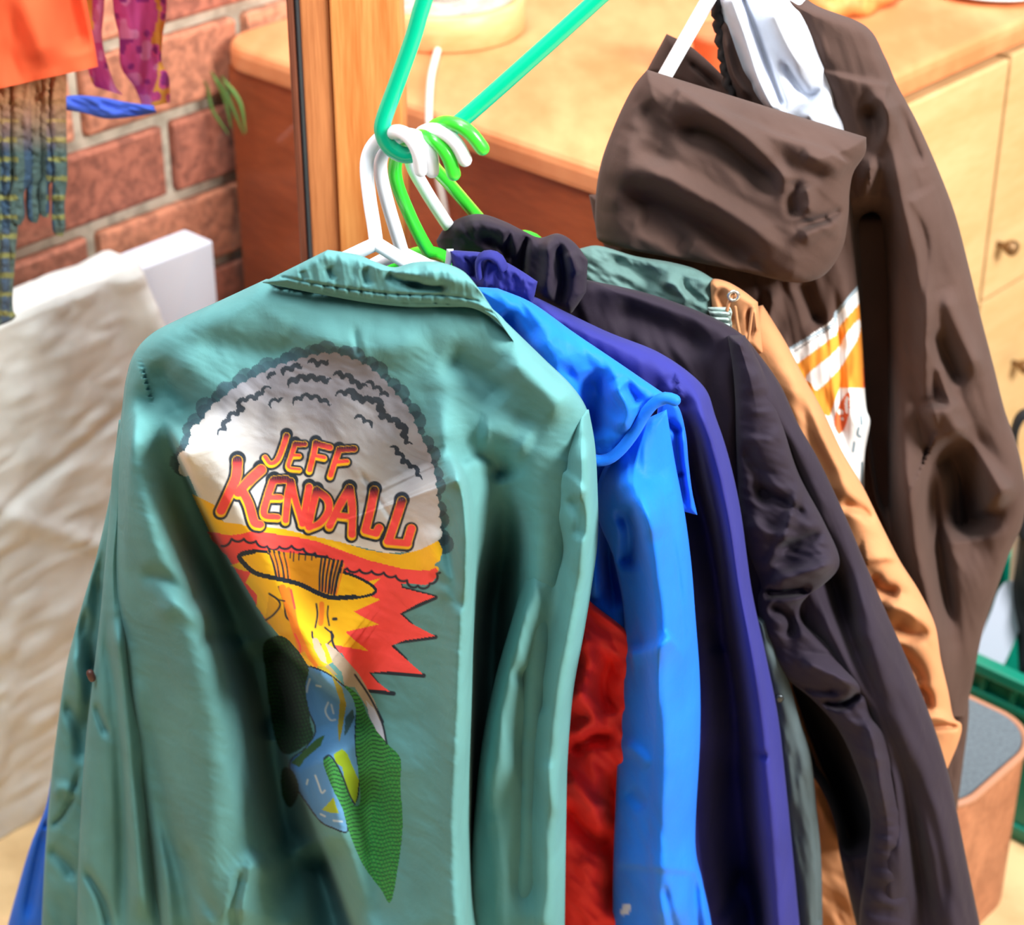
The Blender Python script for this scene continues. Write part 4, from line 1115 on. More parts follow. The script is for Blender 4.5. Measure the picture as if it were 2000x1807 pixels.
tube('rolled_hem', [at_y(x, y, YB - 0.044, YAW) for x, y in ((1318, 782), (1300, 777), (1280, 786), (1260, 808), (1240, 842), (1218, 872), (1195, 893), (1172, 900), (1150, 896))], 0.0048, m_blue, bj, seg=12)
m_blue_marked = fabric('blue_nylon_marked', None, attr=True, crink=0.4, cscale=34, rough=0.55, sheen=0.04)
def sleeve_paint(X, Y):
    cv = Canvas(X, Y, lin((26, 114, 230)))
    cv.line([(1216, 1784), (1220, 1772), (1228, 1770), (1224, 1782)], 4.5, lin((206, 210, 216)), 0.8)
    cv.circ(1221, 1776, 2.2, lin((60, 110, 180)))
    return cv.done()
piece('sleeve', [(1236, 830, 1302, 800), (1172, 930, 1318, 900), (1168, 1010, 1337, 1000), (1198, 1090, 1350, 1100), (1218, 1200, 1358, 1200), (1214, 1330, 1367, 1330), (1207, 1460, 1367, 1450), (1200, 1620, 1358, 1640), (1197, 1720, 1372, 1720), (1196, 1807, 1390, 1807), (1190, 1960, 1410, 1960), (1186, 2080, 1420, 2080)],
      bj, m_blue_marked, YB - 0.004, YAW, bulge=0.012, edge=30, ridge=(0.46, 0.055), paint=sleeve_paint, back=0.02, wr=[(0.0015, 120, 26, 85, 77)],
      folds=[('s', [(1215, 960), (1250, 1020), (1268, 1110), (1280, 1220), (1272, 1330), (1284, 1450), (1280, 1600), (1276, 1700), (1290, 1850)], 7, 70, 0.022, 0.08), ('v', [(1212, 985), (1232, 1040), (1225, 1120)], 18, 0.018), ('s', [(1225, 1270), (1270, 1262), (1312, 1236)], 4, 34, -0.012, 0.1),
             ('r', [(1190, 930), (1240, 960), (1290, 1060)], 24, 0.008), ('s', [(1196, 1690), (1280, 1700), (1362, 1708)], 2, 40, 0.004, 0.02), ('r', [(1215, 1450), (1250, 1475), (1270, 1500)], 12, 0.006), ('v', [(1225, 1540), (1260, 1580)], 14, 0.005),
             ('v', [(1305, 1010), (1325, 1120), (1345, 1300)], 5, 0.003), ('v', [(1295, 1720), (1310, 1790), (1330, 1850)], 9, 0.006), ('v', [(1355, 1700), (1362, 1800), (1380, 1900)], 10, 0.010)])
piece('sleeve', [(100, 1520, 140, 1524), (88, 1580, 160, 1580), (60, 1650, 180, 1650), (36, 1730, 190, 1730), (12, 1820, 200, 1820), (-20, 1960, 210, 1960)], bj, m_deepblue, YB + 0.0, YAW, bulge=0.02, edge=36, back=0.015,
      folds=[('v', [(95, 1600), (70, 1700), (50, 1807)], 10, 0.006), ('v', [(84, 1608), (100, 1616)], 6, 0.004)])

# ================================================================== NAVY JACKET
m_navy = fabric('navy_cotton', (45, 47, 122), crink=0.3, cscale=26, rough=0.7, sheen=0.04)
YN = 1.572
nj = empty('jacket', at_y(1200, 700, YN), 'navy blue jacket with a collar loop and a white label', 'jacket', 'jackets hanging together')
piece('back_panel', [(930, 560, 1046, 580), (900, 620, 1180, 645), (860, 690, 1290, 690), (800, 760, 1372, 752), (880, 820, 1398, 815), (1000, 900, 1424, 895), (1080, 1000, 1447, 1000), (1120, 1150, 1468, 1150), (1130, 1280, 1496, 1280), (1130, 1400, 1520, 1400), (1130, 1520, 1534, 1520), (1130, 1660, 1548, 1660), (1130, 1807, 1562, 1807), (1130, 1960, 1576, 1960), (1130, 2080, 1584, 2080)],
      nj, m_navy, YN, YAW, bulge=0.036, edge=70, back=0.012, wr=[(0.0015, 140, 30, 80, 81)],
      folds=[('r', [(1340, 740), (1378, 830), (1412, 950), (1444, 1150), (1478, 1350), (1500, 1550), (1512, 1700), (1522, 1900)], 30, 0.020, 0.08), ('v', [(1330, 800), (1345, 900), (1385, 1050), (1412, 1220), (1440, 1420), (1452, 1600), (1470, 1750), (1480, 1900)], (50, 24), 0.085, 0.1),
             ('r', [(1360, 1050), (1375, 1250), (1385, 1450), (1380, 1700)], 22, 0.014), ('v', [(1418, 1420), (1400, 1600), (1440, 1807)], 34, 0.03), ('r', [(1300, 740), (1325, 800), (1330, 880)], 18, 0.010), ('v', [(1290, 760), (1300, 850), (1310, 950)], 12, 0.012),
             ('r', [(1100, 640), (1200, 690), (1280, 740)], 30, 0.006), ('v', [(1465, 1470), (1500, 1480)], 7, 0.005), ('v', [(1400, 1800), (1440, 1730), (1450, 1690)], 14, 0.01), ('v', [(1375, 1200), (1390, 1230), (1400, 1280)], 16, 0.01)])
piece('collar', [(876, 488, 884, 522), (905, 490, 910, 538), (945, 494, 935, 562), (985, 510, 968, 572), (1020, 530, 1005, 582), (1050, 550, 1040, 596)], nj, m_navy, YN - 0.030, YAW, bulge=0.016, edge=16, back=0.006, step=2.6, capbot=True,
      folds=[('v', [(930, 500), (920, 545)], 7, 0.006), ('r', [(958, 500), (945, 560)], 8, 0.005), ('v', [(905, 500), (922, 520), (930, 550)], 4, 0.004)], wr=[(0.0012, 20, 9, 80, 85)])
tube('hanging_loop', [at_y(x, y, YN - 0.052, YAW) for x, y in ((936, 540), (934, 512), (942, 500), (960, 498), (975, 506), (984, 524))], 0.0026, m_navy, nj, seg=8, flat=2.2)
piece('label_tag', [(872, 486, 886, 486), (870, 505, 884, 503), (868, 520, 880, 522)], nj, fabric('tag_white', (206, 208, 222)), YN - 0.035, YAW, bulge=0.003, edge=5, back=0.002, step=2)

# ================================================================== BLACK JACKET
m_dark = fabric('black_cotton', (43, 36, 47), crink=0.35, cscale=26, rough=0.75, sheen=0.04)
m_slate = fabric('slate_cotton', (76, 90, 94), crink=0.3, cscale=26, rough=0.8)
YD = 1.640
dj = empty('jacket', at_y(1400, 800, YD), 'purplish black hooded jacket with crumpled sleeves in the middle of the row', 'jacket', 'jackets hanging together')
hood_r = [(852, 470, 862, 500), (868, 446, 885, 505), (900, 425, 925, 500), (940, 418, 965, 520), (985, 432, 1010, 545), (1025, 452, 1050, 580), (1055, 464, 1085, 600), (1090, 456, 1112, 612), (1122, 474, 1125, 600), (1148, 508, 1145, 570)]
piece('hood', hood_r, dj, m_dark, YD - 0.040, YAW, bulge=0.032, edge=36, back=0.03, step=3.4, capbot=True,
      folds=[('v', [(1032, 455), (1020, 500), (1018, 560)], 9, 0.012), ('r', [(1060, 462), (1075, 500), (1062, 590)], 16, 0.010), ('v', [(1085, 470), (1098, 530), (1092, 600)], 12, 0.012), ('r', [(900, 445), (960, 440), (1010, 470)], 22, 0.006),
             ('v', [(940, 460), (1000, 500), (1010, 540)], 12, 0.006), ('r', [(1110, 490), (1130, 540)], 12, 0.008), ('v', [(1000, 440), (990, 480), (985, 540)], 6, 0.005)], wr=[(0.0016, 40, 16, 60, 91)])
piece('back_panel', [(1040, 535, 1140, 545), (1020, 570, 1262, 572), (1000, 610, 1375, 612), (1000, 640, 1445, 650), (1000, 690, 1484, 694), (1100, 760, 1526, 755), (1290, 830, 1560, 830), (1380, 900, 1600, 900), (1422, 1010, 1652, 1010), (1440, 1100, 1690, 1100), (1455, 1200, 1733, 1200), (1480, 1330, 1790, 1330), (1505, 1430, 1828, 1430), (1590, 1520, 1855, 1520), (1628, 1600, 1872, 1600), (1642, 1680, 1888, 1680), (1672, 1807, 1914, 1807), (1700, 1920, 1935, 1920), (1720, 2060, 1950, 2060)],
      dj, m_dark, YD, YAW, bulge=0.036, edge=70, back=0.012, wr=[(0.002, 120, 30, 70, 93)],
      folds=[('v', [(1432, 690), (1445, 800), (1440, 900), (1455, 1000)], 10, 0.006), ('r', [(1470, 700), (1500, 800), (1560, 950), (1620, 1100)], 26, 0.010), ('v', [(1480, 790), (1540, 920), (1600, 1060), (1680, 1260)], 24, 0.026),
             ('v', [(1510, 1270), (1560, 1380), (1610, 1480), (1650, 1600), (1670, 1680)], (44, 60), 0.085, 0.12), ('r', [(1640, 1120), (1720, 1320), (1790, 1520), (1840, 1720), (1870, 1900)], 34, 0.012, 0.1), ('v', [(1600, 1130), (1680, 1300), (1760, 1500), (1800, 1700), (1820, 1850)], 20, 0.014),
             ('r', [(1580, 1130), (1650, 1280), (1720, 1420), (1750, 1600), (1760, 1850)], 26, 0.016), ('r', [(1690, 1500), (1720, 1620), (1740, 1807)], 16, 0.010), ('v', [(1660, 1340), (1720, 1480), (1735, 1650)], 18, 0.012),
             ('v', [(1180, 600), (1300, 640), (1400, 690)], 26, 0.008), ('v', [(1770, 1460), (1830, 1650), (1850, 1800)], 14, 0.006)])
piece('sleeve', [(1420, 655, 1455, 655), (1432, 740, 1498, 740), (1436, 830, 1530, 830), (1440, 930, 1560, 925), (1446, 1010, 1610, 1020), (1462, 1080, 1640, 1100), (1484, 1140, 1600, 1150), (1480, 1170, 1568, 1180), (1484, 1215, 1570, 1215), (1496, 1262, 1622, 1262), (1530, 1320, 1690, 1345), (1590, 1370, 1706, 1400), (1640, 1430, 1735, 1440), (1680, 1520, 1748, 1520), (1700, 1600, 1765, 1600), (1690, 1700, 1776, 1700), (1678, 1807, 1782, 1807), (1690, 1950, 1790, 1950)],
      dj, m_dark, YD - 0.022, YAW, bulge=0.036, edge=46, back=0.02, wr=[(0.0025, 60, 22, 20, 95)], step=4,
      folds=[('v', [(1450, 860), (1480, 930), (1500, 1000)], 16, 0.008), ('v', [(1470, 960), (1530, 980), (1580, 1010)], 12, 0.006), ('r', [(1500, 1140), (1570, 1120), (1636, 1096)], 16, 0.012), ('v', [(1484, 1158), (1530, 1158), (1590, 1150)], 10, 0.016),
             ('r', [(1560, 950), (1530, 1050), (1490, 1120)], 10, 0.005), ('v', [(1500, 1180), (1540, 1210), (1545, 1250)], 12, 0.012), ('r', [(1560, 1290), (1620, 1318), (1690, 1345)], 14, 0.010), ('v', [(1600, 1368), (1640, 1378), (1685, 1352)], 8, 0.012),
             ('r', [(1690, 1400), (1712, 1480), (1730, 1600)], 12, 0.008), ('v', [(1560, 1340), (1600, 1352), (1640, 1350)], 9, 0.006), ('v', [(1610, 1040), (1560, 1060), (1510, 1080)], 10, 0.006), ('r', [(1455, 1010), (1500, 1040), (1560, 1050)], 12, 0.006)])
pk_ = piece('front_placket', [(1470, 1200, 1496, 1210), (1478, 1260, 1520, 1270), (1492, 1330, 1541, 1330), (1510, 1400, 1560, 1400), (1522, 1480, 1584, 1480), (1530, 1580, 1595, 1580), (1545, 1680, 1604, 1680), (1560, 1807, 1607, 1807), (1570, 1950, 1612, 1950)],
      dj, m_slate, YD - 0.030, YAW, bulge=0.020, edge=26, back=0.010, wr=[(0.0015, 60, 18, 80, 97)], step=3.4, folds=[('v', [(1588, 1590), (1597, 1700), (1600, 1807)], 3, 0.003, 0.05)])
pk_['label'] = 'slate grey front edge with a press stud'
V, F = lathe((0, 0, 0), [(0.0022, 0), (0.0022, 0.001), (0.0045, 0.0015), (0.0045, 0.003), (0.002, 0.0036)], 18)
pp = at_y(1521, 1362, YD - 0.055, YAW); V = np.array(V)
make('press_stud', np.stack([pp[0] + V[:, 0], pp[1] - V[:, 2], pp[2] + V[:, 1]], -1), F, solid('stud_dark', (60, 66, 70), 0.3, 0.7), dj)

# ================================================================== TAN JACKET
m_tan = fabric('tan_canvas', (192, 134, 92), crink=0.35, cscale=24, rough=0.85, sheen=0.04)
m_slate2 = fabric('slate_lining', (92, 122, 118), crink=0.5, cscale=40, rough=0.8)
YT = 1.700
tj = empty('jacket', at_y(1480, 700, YT), 'tan jacket with a slate green lined collar and a drawcord eyelet', 'jacket', 'jackets hanging together')
piece('collar_lining', [(1130, 486, 1130, 560), (1170, 480, 1180, 600), (1240, 500, 1260, 620), (1310, 512, 1320, 640), (1360, 526, 1365, 660), (1398, 548, 1390, 660)], tj, m_slate2, YT - 0.022, YAW, bulge=0.024, edge=30, back=0.02, step=3.4, capbot=True,
      folds=[('v', [(1180, 500), (1250, 530), (1300, 560)], 16, 0.008), ('r', [(1290, 540), (1320, 560), (1350, 600)], 14, 0.008), ('v', [(1330, 540), (1345, 570), (1380, 590)], 8, 0.005)], wr=[(0.002, 40, 14, 30, 99)])
piece('sleeve', [(1280, 640, 1490, 596), (1300, 680, 1532, 664), (1340, 740, 1566, 728), (1400, 820, 1606, 800), (1440, 890, 1644, 880), (1480, 960, 1684, 948), (1520, 1030, 1724, 1030), (1560, 1100, 1758, 1096), (1590, 1160, 1796, 1156), (1620, 1220, 1826, 1220), (1650, 1290, 1838, 1290), (1680, 1350, 1852, 1350), (1710, 1410, 1862, 1400), (1730, 1440, 1878, 1416), (1750, 1470, 1872, 1450), (1780, 1520, 1846, 1512)],
      tj, m_tan, YT, YAW, bulge=0.034, edge=56, back=0.02, wr=[(0.0012, 90, 30, 50, 101)], step=4, capbot=True,
      folds=[('v', [(1560, 760), (1590, 860), (1640, 960)], 14, 0.006), ('r', [(1530, 700), (1590, 830), (1650, 950), (1700, 1060)], 22, 0.006), ('s', [(1690, 1100), (1726, 1096), (1760, 1092)], 2, 30, 0.005, 0.02), ('v', [(1640, 980), (1690, 1000), (1710, 1020)], 12, 0.008),
             ('v', [(1700, 1120), (1720, 1150), (1760, 1160)], 12, 0.010), ('v', [(1740, 1210), (1780, 1240), (1820, 1220)], 16, 0.009), ('r', [(1720, 1180), (1780, 1200), (1824, 1240)], 16, 0.008), ('v', [(1740, 1260), (1790, 1310), (1800, 1350)], 14, 0.010),
             ('v', [(1790, 1340), (1810, 1360), (1812, 1390)], 10, 0.010), ('v', [(1800, 1424), (1850, 1418), (1880, 1422)], 6, 0.008), ('r', [(1780, 1400), (1830, 1402), (1870, 1408)], 10, 0.006)])
piece('collar', [(1386, 560, 1392, 640), (1392, 545, 1408, 660), (1420, 550, 1436, 680), (1452, 568, 1470, 690), (1480, 590, 1490, 690)], tj, m_tan, YT - 0.030, YAW, bulge=0.020, edge=24, back=0.01, step=3, capbot=True,
      folds=[('v', [(1462, 600), (1466, 660)], 5, 0.006), ('r', [(1476, 600), (1480, 650)], 6, 0.005), ('v', [(1400, 560), (1420, 600), (1430, 640)], 12, 0.006)])
# eyelet + cord + toggle
ec = at_y(1432, 574, YT - 0.060, YAW)
ang = np.linspace(0, 2 * math.pi, 25)
tube('eyelet', [ec + np.array([math.cos(a) * 0.0042, -0.004, math.sin(a) * 0.0042]) for a in ang], 0.0016, solid('eyelet_silver', (222, 216, 200), 0.25, 0.8), tj, seg=8, step=0.001)
tube('drawcord', [at_y(x, y, YT - 0.062, YAW) for x, y in ((1432, 574), (1424, 590), (1420, 606))], 0.0016, m_tan, tj, seg=8, step=0.002)
tube('drawcord', [at_y(x, y, YT - 0.058, YAW) for x, y in ((1436, 600), (1442, 640), (1456, 690), (1470, 600))], 0.0014, m_tan, tj, seg=8, step=0.002)
m_cuff = fabric('elastic_grey', (168, 190, 184), crink=0.3)
piece('elastic_toggle', [(1382, 600, 1426, 600), (1384, 608, 1430, 610), (1388, 618, 1428, 622), (1394, 630, 1430, 634), (1400, 644, 1428, 648)], tj, m_cuff, YT - 0.050, YAW, bulge=0.010, edge=10, back=0.004, step=2,
      folds=[('v', [(1384, 606), (1430, 608)], 2, 0.004, 0.02), ('v', [(1384, 617), (1430, 619)], 2, 0.004, 0.02), ('v', [(1390, 628), (1430, 630)], 2, 0.004, 0.02), ('v', [(1396, 638), (1430, 641)], 2, 0.004, 0.02)])
piece('front_panel', [(1390, 1000, 1480, 1000), (1430, 1200, 1510, 1200), (1470, 1350, 1550, 1350), (1520, 1480, 1598, 1480), (1560, 1600, 1648, 1600), (1575, 1720, 1676, 1720), (1585, 1850, 1706, 1850), (1590, 2050, 1730, 2050)], tj, m_tan, YT + 0.030, YAW, bulge=0.01, edge=30, back=0.01,
      folds=[('v', [(1600, 1500), (1640, 1600), (1680, 1700)], 16, 0.01)], wr=[(0.003, 60, 24, 60, 107)])

# ================================================================== BROWN HOODED COAT
m_brown = fabric('brown_fleece', None, attr=True, crink=0.35, cscale=26, rough=0.95, sheen=0.04)
m_brown2 = fabric('brown_fleece_plain', (78, 60, 54), crink=0.35, cscale=26, rough=0.95, sheen=0.04)
m_lining = fabric('white_lining', (222, 228, 240), crink=0.3, cscale=30, rough=0.8)
BR = lin((78, 60, 54))
YH = 1.790
YW2 = 0.10
hj = empty('hooded_coat', at_y(1500, 400, YH), 'brown hooded coat with pale lining and an orange and white printed panel', 'coat', None)
def tee_paint(X, Y):
    cv = Canvas(X, Y, BR)
    q6 = lambda *a: [(1500 + a[i] / 4.516, 550 + a[i + 1] / 4.516) for i in range(0, len(a), 2)]
    O_ = lin((250, 160, 62)); Wt = lin((246, 246, 246)); SL = lin((150, 168, 180))
    cv.poly(q6(150, 620, 560, 350, 600, 280, 830, 0, 900, 60, 960, 1300, 960, 2200, 300, 2200, -100, 760), Wt)
    cv.put(cv.near(q6(120, 640, 590, 365), 3.0), SL)
    cv.put(cv.near(q6(590, 365, 600, 285, 830, 10), 3.4), SL)
    cv.put(cv.near(q6(230, 618, 580, 395), 1.2), lin((70, 80, 90)))
    cv.poly(q6(270, 715, 600, 470, 640, 380, 810, 190, 900, 200, 900, 932, 630, 940, 545, 1190, 300, 1100, 200, 760), O_)
    cv.poly(q6(340, 830, 600, 610, 680, 480, 790, 340, 822, 370, 800, 490, 700, 660, 620, 780, 440, 955, 380, 900), Wt, smooth=3)
    cv.poly(q6(820, 190, 900, 190, 900, 935, 840, 935, 845, 500), lin((244, 104, 60)))
    RR = lin((226, 112, 66))
    cv.poly(q6(720, 985, 722, 1080, 712, 1180, 680, 1280, 625, 1350, 585, 1260, 590, 1180, 640, 1060, 690, 990), RR, smooth=4)
    cv.put(cv.near(q6(700, 1030, 690, 1080, 696, 1150), 3.2), Wt); cv.circ(*q6(640, 1150)[0], 5.5, Wt); cv.circ(*q6(655, 1210)[0], 3, Wt)
    for st in ((820, 1190, 825, 1260), (800, 1290, 790, 1350, 815, 1370), (760, 1420, 750, 1500), (830, 1600, 830, 1800)):
        cv.line(q6(*st), 2.6, lin((120, 140, 150)))
    return cv.done()
piece('printed_panel', [(1150, 380, 1662, 380), (1170, 460, 1668, 460), (1220, 540, 1674, 540), (1290, 600, 1680, 600), (1340, 680, 1686, 680), (1400, 760, 1690, 760), (1440, 800, 1693, 800), (1460, 830, 1700, 826), (1500, 880, 1690, 884), (1540, 960, 1688, 960), (1560, 1040, 1690, 1040), (1580, 1140, 1700, 1140), (1600, 1260, 1720, 1260), (1620, 1400, 1740, 1400), (1660, 1460, 1740, 1460)],
      hj, m_brown, YH - 0.012, YW2, bulge=0.026, edge=46, back=0.02, step=2.6, paint=tee_paint, wr=[(0.002, 90, 26, 80, 111)],
      folds=[('r', [(1510, 560), (1500, 640), (1470, 700)], 12, 0.006), ('v', [(1560, 540), (1600, 640)], 16, 0.008), ('v', [(1632, 560), (1640, 700), (1650, 900)], 10, 0.004)])
piece('back_panel', [(1560, 420, 1800, 420), (1580, 700, 1850, 700), (1600, 1000, 1880, 1000), (1620, 1200, 1870, 1200), (1680, 1400, 1850, 1400)], hj, m_brown2, YH + 0.035, YW2, bulge=0.008, edge=30, back=0.006, step=8)
sleeve_r = [(1490, -60, 1540, -40), (1500, 0, 1590, 8), (1540, 50, 1690, 50), (1560, 100, 1728, 110), (1600, 160, 1752, 165), (1620, 240, 1792, 240), (1630, 330, 1832, 330), (1640, 420, 1866, 420), (1650, 520, 1892, 520), (1660, 620, 1916, 620), (1670, 720, 1942, 720), (1680, 800, 1962, 800), (1690, 860, 1984, 862), (1700, 930, 1998, 920), (1710, 980, 2004, 970), (1730, 1030, 1996, 1026), (1740, 1080, 1972, 1080), (1750, 1160, 1944, 1160), (1760, 1240, 1918, 1240), (1770, 1330, 1900, 1330), (1790, 1400, 1884, 1400)]
piece('sleeve', sleeve_r, hj, m_brown2, YH + 0.004, YW2, bulge=0.040, edge=70, back=0.03, step=4, wr=[(0.002, 110, 30, 75, 113)],
      folds=[('v', [(1700, 380), (1712, 560), (1715, 760), (1715, 960), (1730, 1150), (1760, 1350)], (34, 26), 0.060, 0.06), ('r', [(1730, 230), (1760, 380), (1800, 560), (1806, 720), (1800, 800)], 22, 0.014), ('s', [(1770, 380), (1812, 470), (1806, 600), (1800, 790)], 3, 40, 0.005, 0.05),
             ('s', [(1560, 60), (1570, 120), (1660, 150), (1740, 165)], 2, 40, -0.004, 0.03), ('v', [(1690, 200), (1720, 260), (1700, 330)], 20, 0.010), ('r', [(1700, 170), (1735, 230), (1700, 330), (1690, 420)], 18, 0.012), ('v', [(1760, 200), (1780, 260), (1800, 330)], 16, 0.006),
             ('r', [(1840, 560), (1870, 640), (1920, 740)], 20, 0.010), ('v', [(1820, 640), (1850, 700), (1880, 760)], 16, 0.010), ('s', [(1790, 800), (1850, 792), (1880, 830), (1930, 900), (1990, 975)], 6, 90, -0.026, 0.12), ('r', [(1830, 700), (1850, 770), (1880, 810)], 10, 0.008),
             ('v', [(1840, 850), (1880, 930), (1900, 1060)], 44, 0.055), ('r', [(1760, 830), (1775, 950), (1790, 1080), (1830, 1250), (1850, 1400)], 26, 0.020), ('v', [(1812, 880), (1830, 1050), (1860, 1250)], 16, 0.016)])
piece('cuff', [(1780, 1240, 1888, 1240), (1790, 1330, 1890, 1330), (1810, 1420, 1892, 1400), (1820, 1500, 1880, 1500), (1830, 1590, 1868, 1592)], hj, m_brown2, YH + 0.014, YW2, bulge=0.02, edge=30, back=0.02, wr=[(0.003, 50, 14, 85, 117)])
# hood opening flap at the back left, beside the hanger
piece('hood_facing', [(1302, 66, 1262, 140), (1345, 88, 1330, 170), (1392, 128, 1395, 215), (1434, 172, 1450, 235)], hj, m_brown2, YH + 0.010, YW2, bulge=0.012, edge=22, back=0.008, step=3, folds=[('v', [(1345, 120), (1400, 170)], 5, 0.004)], capbot=True)
# pale lining
piece('hood_lining', [(1392, -60, 1560, -60), (1396, 0, 1575, 0), (1412, 60, 1598, 60), (1430, 110, 1622, 120), (1450, 160, 1634, 180), (1480, 200, 1640, 210), (1520, 235, 1660, 245), (1560, 270, 1670, 280)], hj, m_lining, YH - 0.004, YW2, bulge=0.03, edge=40, back=0.02, step=3,
      folds=[('v', [(1445, -20), (1475, 60), (1500, 130), (1530, 210)], 6, 0.008, 0.05), ('r', [(1425, -10), (1455, 70), (1480, 150), (1510, 220)], 14, 0.009, 0.05), ('v', [(1525, 110), (1552, 160), (1580, 186), (1610, 172)], 9, 0.008), ('r', [(1500, 0), (1540, 90), (1580, 150)], 22, 0.010),
             ('r', [(1620, 180), (1590, 215), (1570, 240)], 14, 0.008), ('v', [(1412, 120), (1430, 150), (1470, 180)], 14, 0.012)])
m_zip = solid('black_trim', (34, 30, 30), 0.7)
zp = []
for k in range(15):
    t = k / 14
    x = 1398 + 30 * t ** 1.3 + (4 if k % 2 else -4); y = -5 + 195 * t
    zp.append(at_y(x, y, YH - 0.020, YW2))
tube('zip_trim', zp, 0.0075, m_zip, hj, seg=10, flat=0.6)
piece('inner_collar', [(1395, 40, 1440, 30), (1405, 90, 1452, 80), (1418, 150, 1480, 140), (1436, 190, 1500, 200), (1470, 225, 1520, 240)], hj, m_brown2, YH - 0.012, YW2, bulge=0.014, edge=18, back=0.01, step=3, folds=[('r', [(1415, 60), (1430, 140), (1470, 200)], 8, 0.006)])
hood = [(1264, 136, 1692, 268), (1240, 165, 1690, 300), (1218, 205, 1668, 335), (1196, 255, 1660, 370), (1176, 310, 1658, 410), (1166, 360, 1654, 445), (1162, 410, 1648, 478), (1164, 450, 1632, 512), (1176, 474, 1606, 540), (1250, 492, 1570, 552), (1350, 505, 1530, 550)]
piece('hood', hood, hj, m_brown2, YH - 0.075, YW2, bulge=0.060, edge=120, back=0.05, step=3.6, capbot=True, wr=[(0.0016, 80, 26, 35, 121)], edgeamp=20,
      folds=[('s', [(1320, 168), (1430, 222), (1520, 262), (1600, 285), (1668, 322)], 2.2, 40, -0.006, 0.04), ('v', [(1300, 250), (1400, 270), (1480, 330), (1540, 370)], 26, 0.014), ('r', [(1200, 330), (1300, 350), (1420, 420), (1540, 500)], 26, 0.012), ('v', [(1200, 370), (1290, 400), (1400, 450), (1500, 520)], 30, 0.016),
             ('r', [(1330, 180), (1440, 260), (1530, 350), (1545, 410)], 20, 0.012), ('v', [(1552, 345), (1546, 390), (1556, 430)], 14, 0.007), ('r', [(1572, 360), (1582, 390), (1578, 420)], 12, 0.006), ('v', [(1556, 442), (1610, 428), (1650, 405)], 8, 0.006),
             ('r', [(1560, 470), (1600, 450), (1645, 440)], 16, 0.008), ('s', [(1610, 422), (1632, 440), (1640, 470)], 2, 14, 0.003, 0.1), ('v', [(1460, 500), (1520, 540), (1550, 550)], 10, 0.006), ('v', [(1500, 300), (1560, 320), (1620, 350)], 20, 0.004), ('r', [(1560, 300), (1620, 320), (1650, 345)], 14, 0.005),
             ('v', [(1250, 200), (1290, 260), (1280, 330)], 26, 0.008), ('r', [(1230, 250), (1215, 330), (1200, 420)], 26, 0.006), ('v', [(1240, 430), (1300, 450), (1350, 490)], 24, 0.010)])
# white flat hanger
fh = empty('coat_hanger', at_y(1340, 60, YH - 0.03), 'flat white hanger rod going down into the brown hood', 'hanger')
a0, a1 = at_y(1292, 160, YH - 0.035, YW2), at_y(1400, -30, YH - 0.035, YW2)
d_ = a1 - a0; L_ = np.linalg.norm(d_); d_ /= L_
sd_ = np.cross(d_, np.array([0, 1., 0])); sd_ /= np.linalg.norm(sd_); nn_ = np.cross(d_, sd_)
V, F = obox(a0 + d_ * (L_ / 2 - 0.02), sd_, nn_, d_, 0.0062, 0.0035, L_ / 2 + 0.06, 0.0015)
make('rod', V, F, m_wh, fh, smooth=False)
tube('arm', [a0 - d_ * 0.07, a0 - d_ * 0.08 + np.array([0.04, 0, -0.02]), a0 - d_ * 0.1 + np.array([0.14, 0, -0.05])], 0.005, m_wh, fh)

# ================================================================== RIGHT CORNER: STOOL, CRATE, BAG, BOTTLE
m_leather = wood('leather_brown', (176, 116, 84), (140, 86, 60), (3, 3, 3), 0.45, 5)
m_seat = speckled('seat_grey', (98, 110, 118), (84, 94, 102), 260, 0.9, 0.3)
st_c = at_z(1955, 1745, 0.0)
stool = empty('storage_stool', st_c, 'brown box stool with rounded grey top and tan piping on the floor', 'stool')
ZT = 0.232
# D shaped plan: side faces run along A (front) and B
def plan(c, la, lb, r, n=10):
    pts = []
    for (sx, sy), a0_ in (((1, -1), -90), ((1, 1), 0), ((-1, 1), 90), ((-1, -1), 180)):
        for k in range(n + 1):
            a = math.radians(a0_ + 90 * k / n)
            pts.append(c + A * (sx * (la - r) + r * math.cos(a)) + B * (sy * (lb - r) + r * math.sin(a)))
    return np.array(pts)
sc_ = at_z(1955, 1745, 0.0) + A * -0.02 + B * 0.16
def prism(Pp, z0, z1, inset=0.0):
    c = Pp.mean(0); n = len(Pp)
    V = np.concatenate([Pp + Zv * z0, Pp + Zv * z1]); F = [(i, (i + 1) % n, n + (i + 1) % n, n + i) for i in range(n)]
    F.append(tuple(range(n))[::-1]); F.append(tuple(range(n, 2 * n)))
    return V, F
tc_ = at_z(1884, 1440, ZT); 
sc_ = tc_ * [1, 1, 0] + A * -0.035 + B * 0.03
Pp = plan(sc_, 0.105, 0.095, 0.06)
V, F = prism(Pp, 0.0, ZT - 0.006); make('body', V, F, m_leather, stool, smooth=False)
V, F = prism(plan(sc_, 0.1, 0.09, 0.055), ZT - 0.006, ZT + 0.003); make('seat', V, F, m_seat, stool, smooth=False)
tube('piping', list(np.vstack([Pp, Pp[:1]]) + Zv * (ZT - 0.002)), 0.005, solid('piping_tan', (170, 120, 92), 0.6), stool, seg=8, step=0.006)

m_crate = solid('crate_green', (0, 120, 98), 0.4)
cr = empty('plastic_crate', at_z(1990, 1690, 0.0), 'dark green ribbed plastic crate standing beside the box stool', 'crate')
cc_ = at_z(1965, 1640, 0.0) + A * 0.20 + B * 0.02
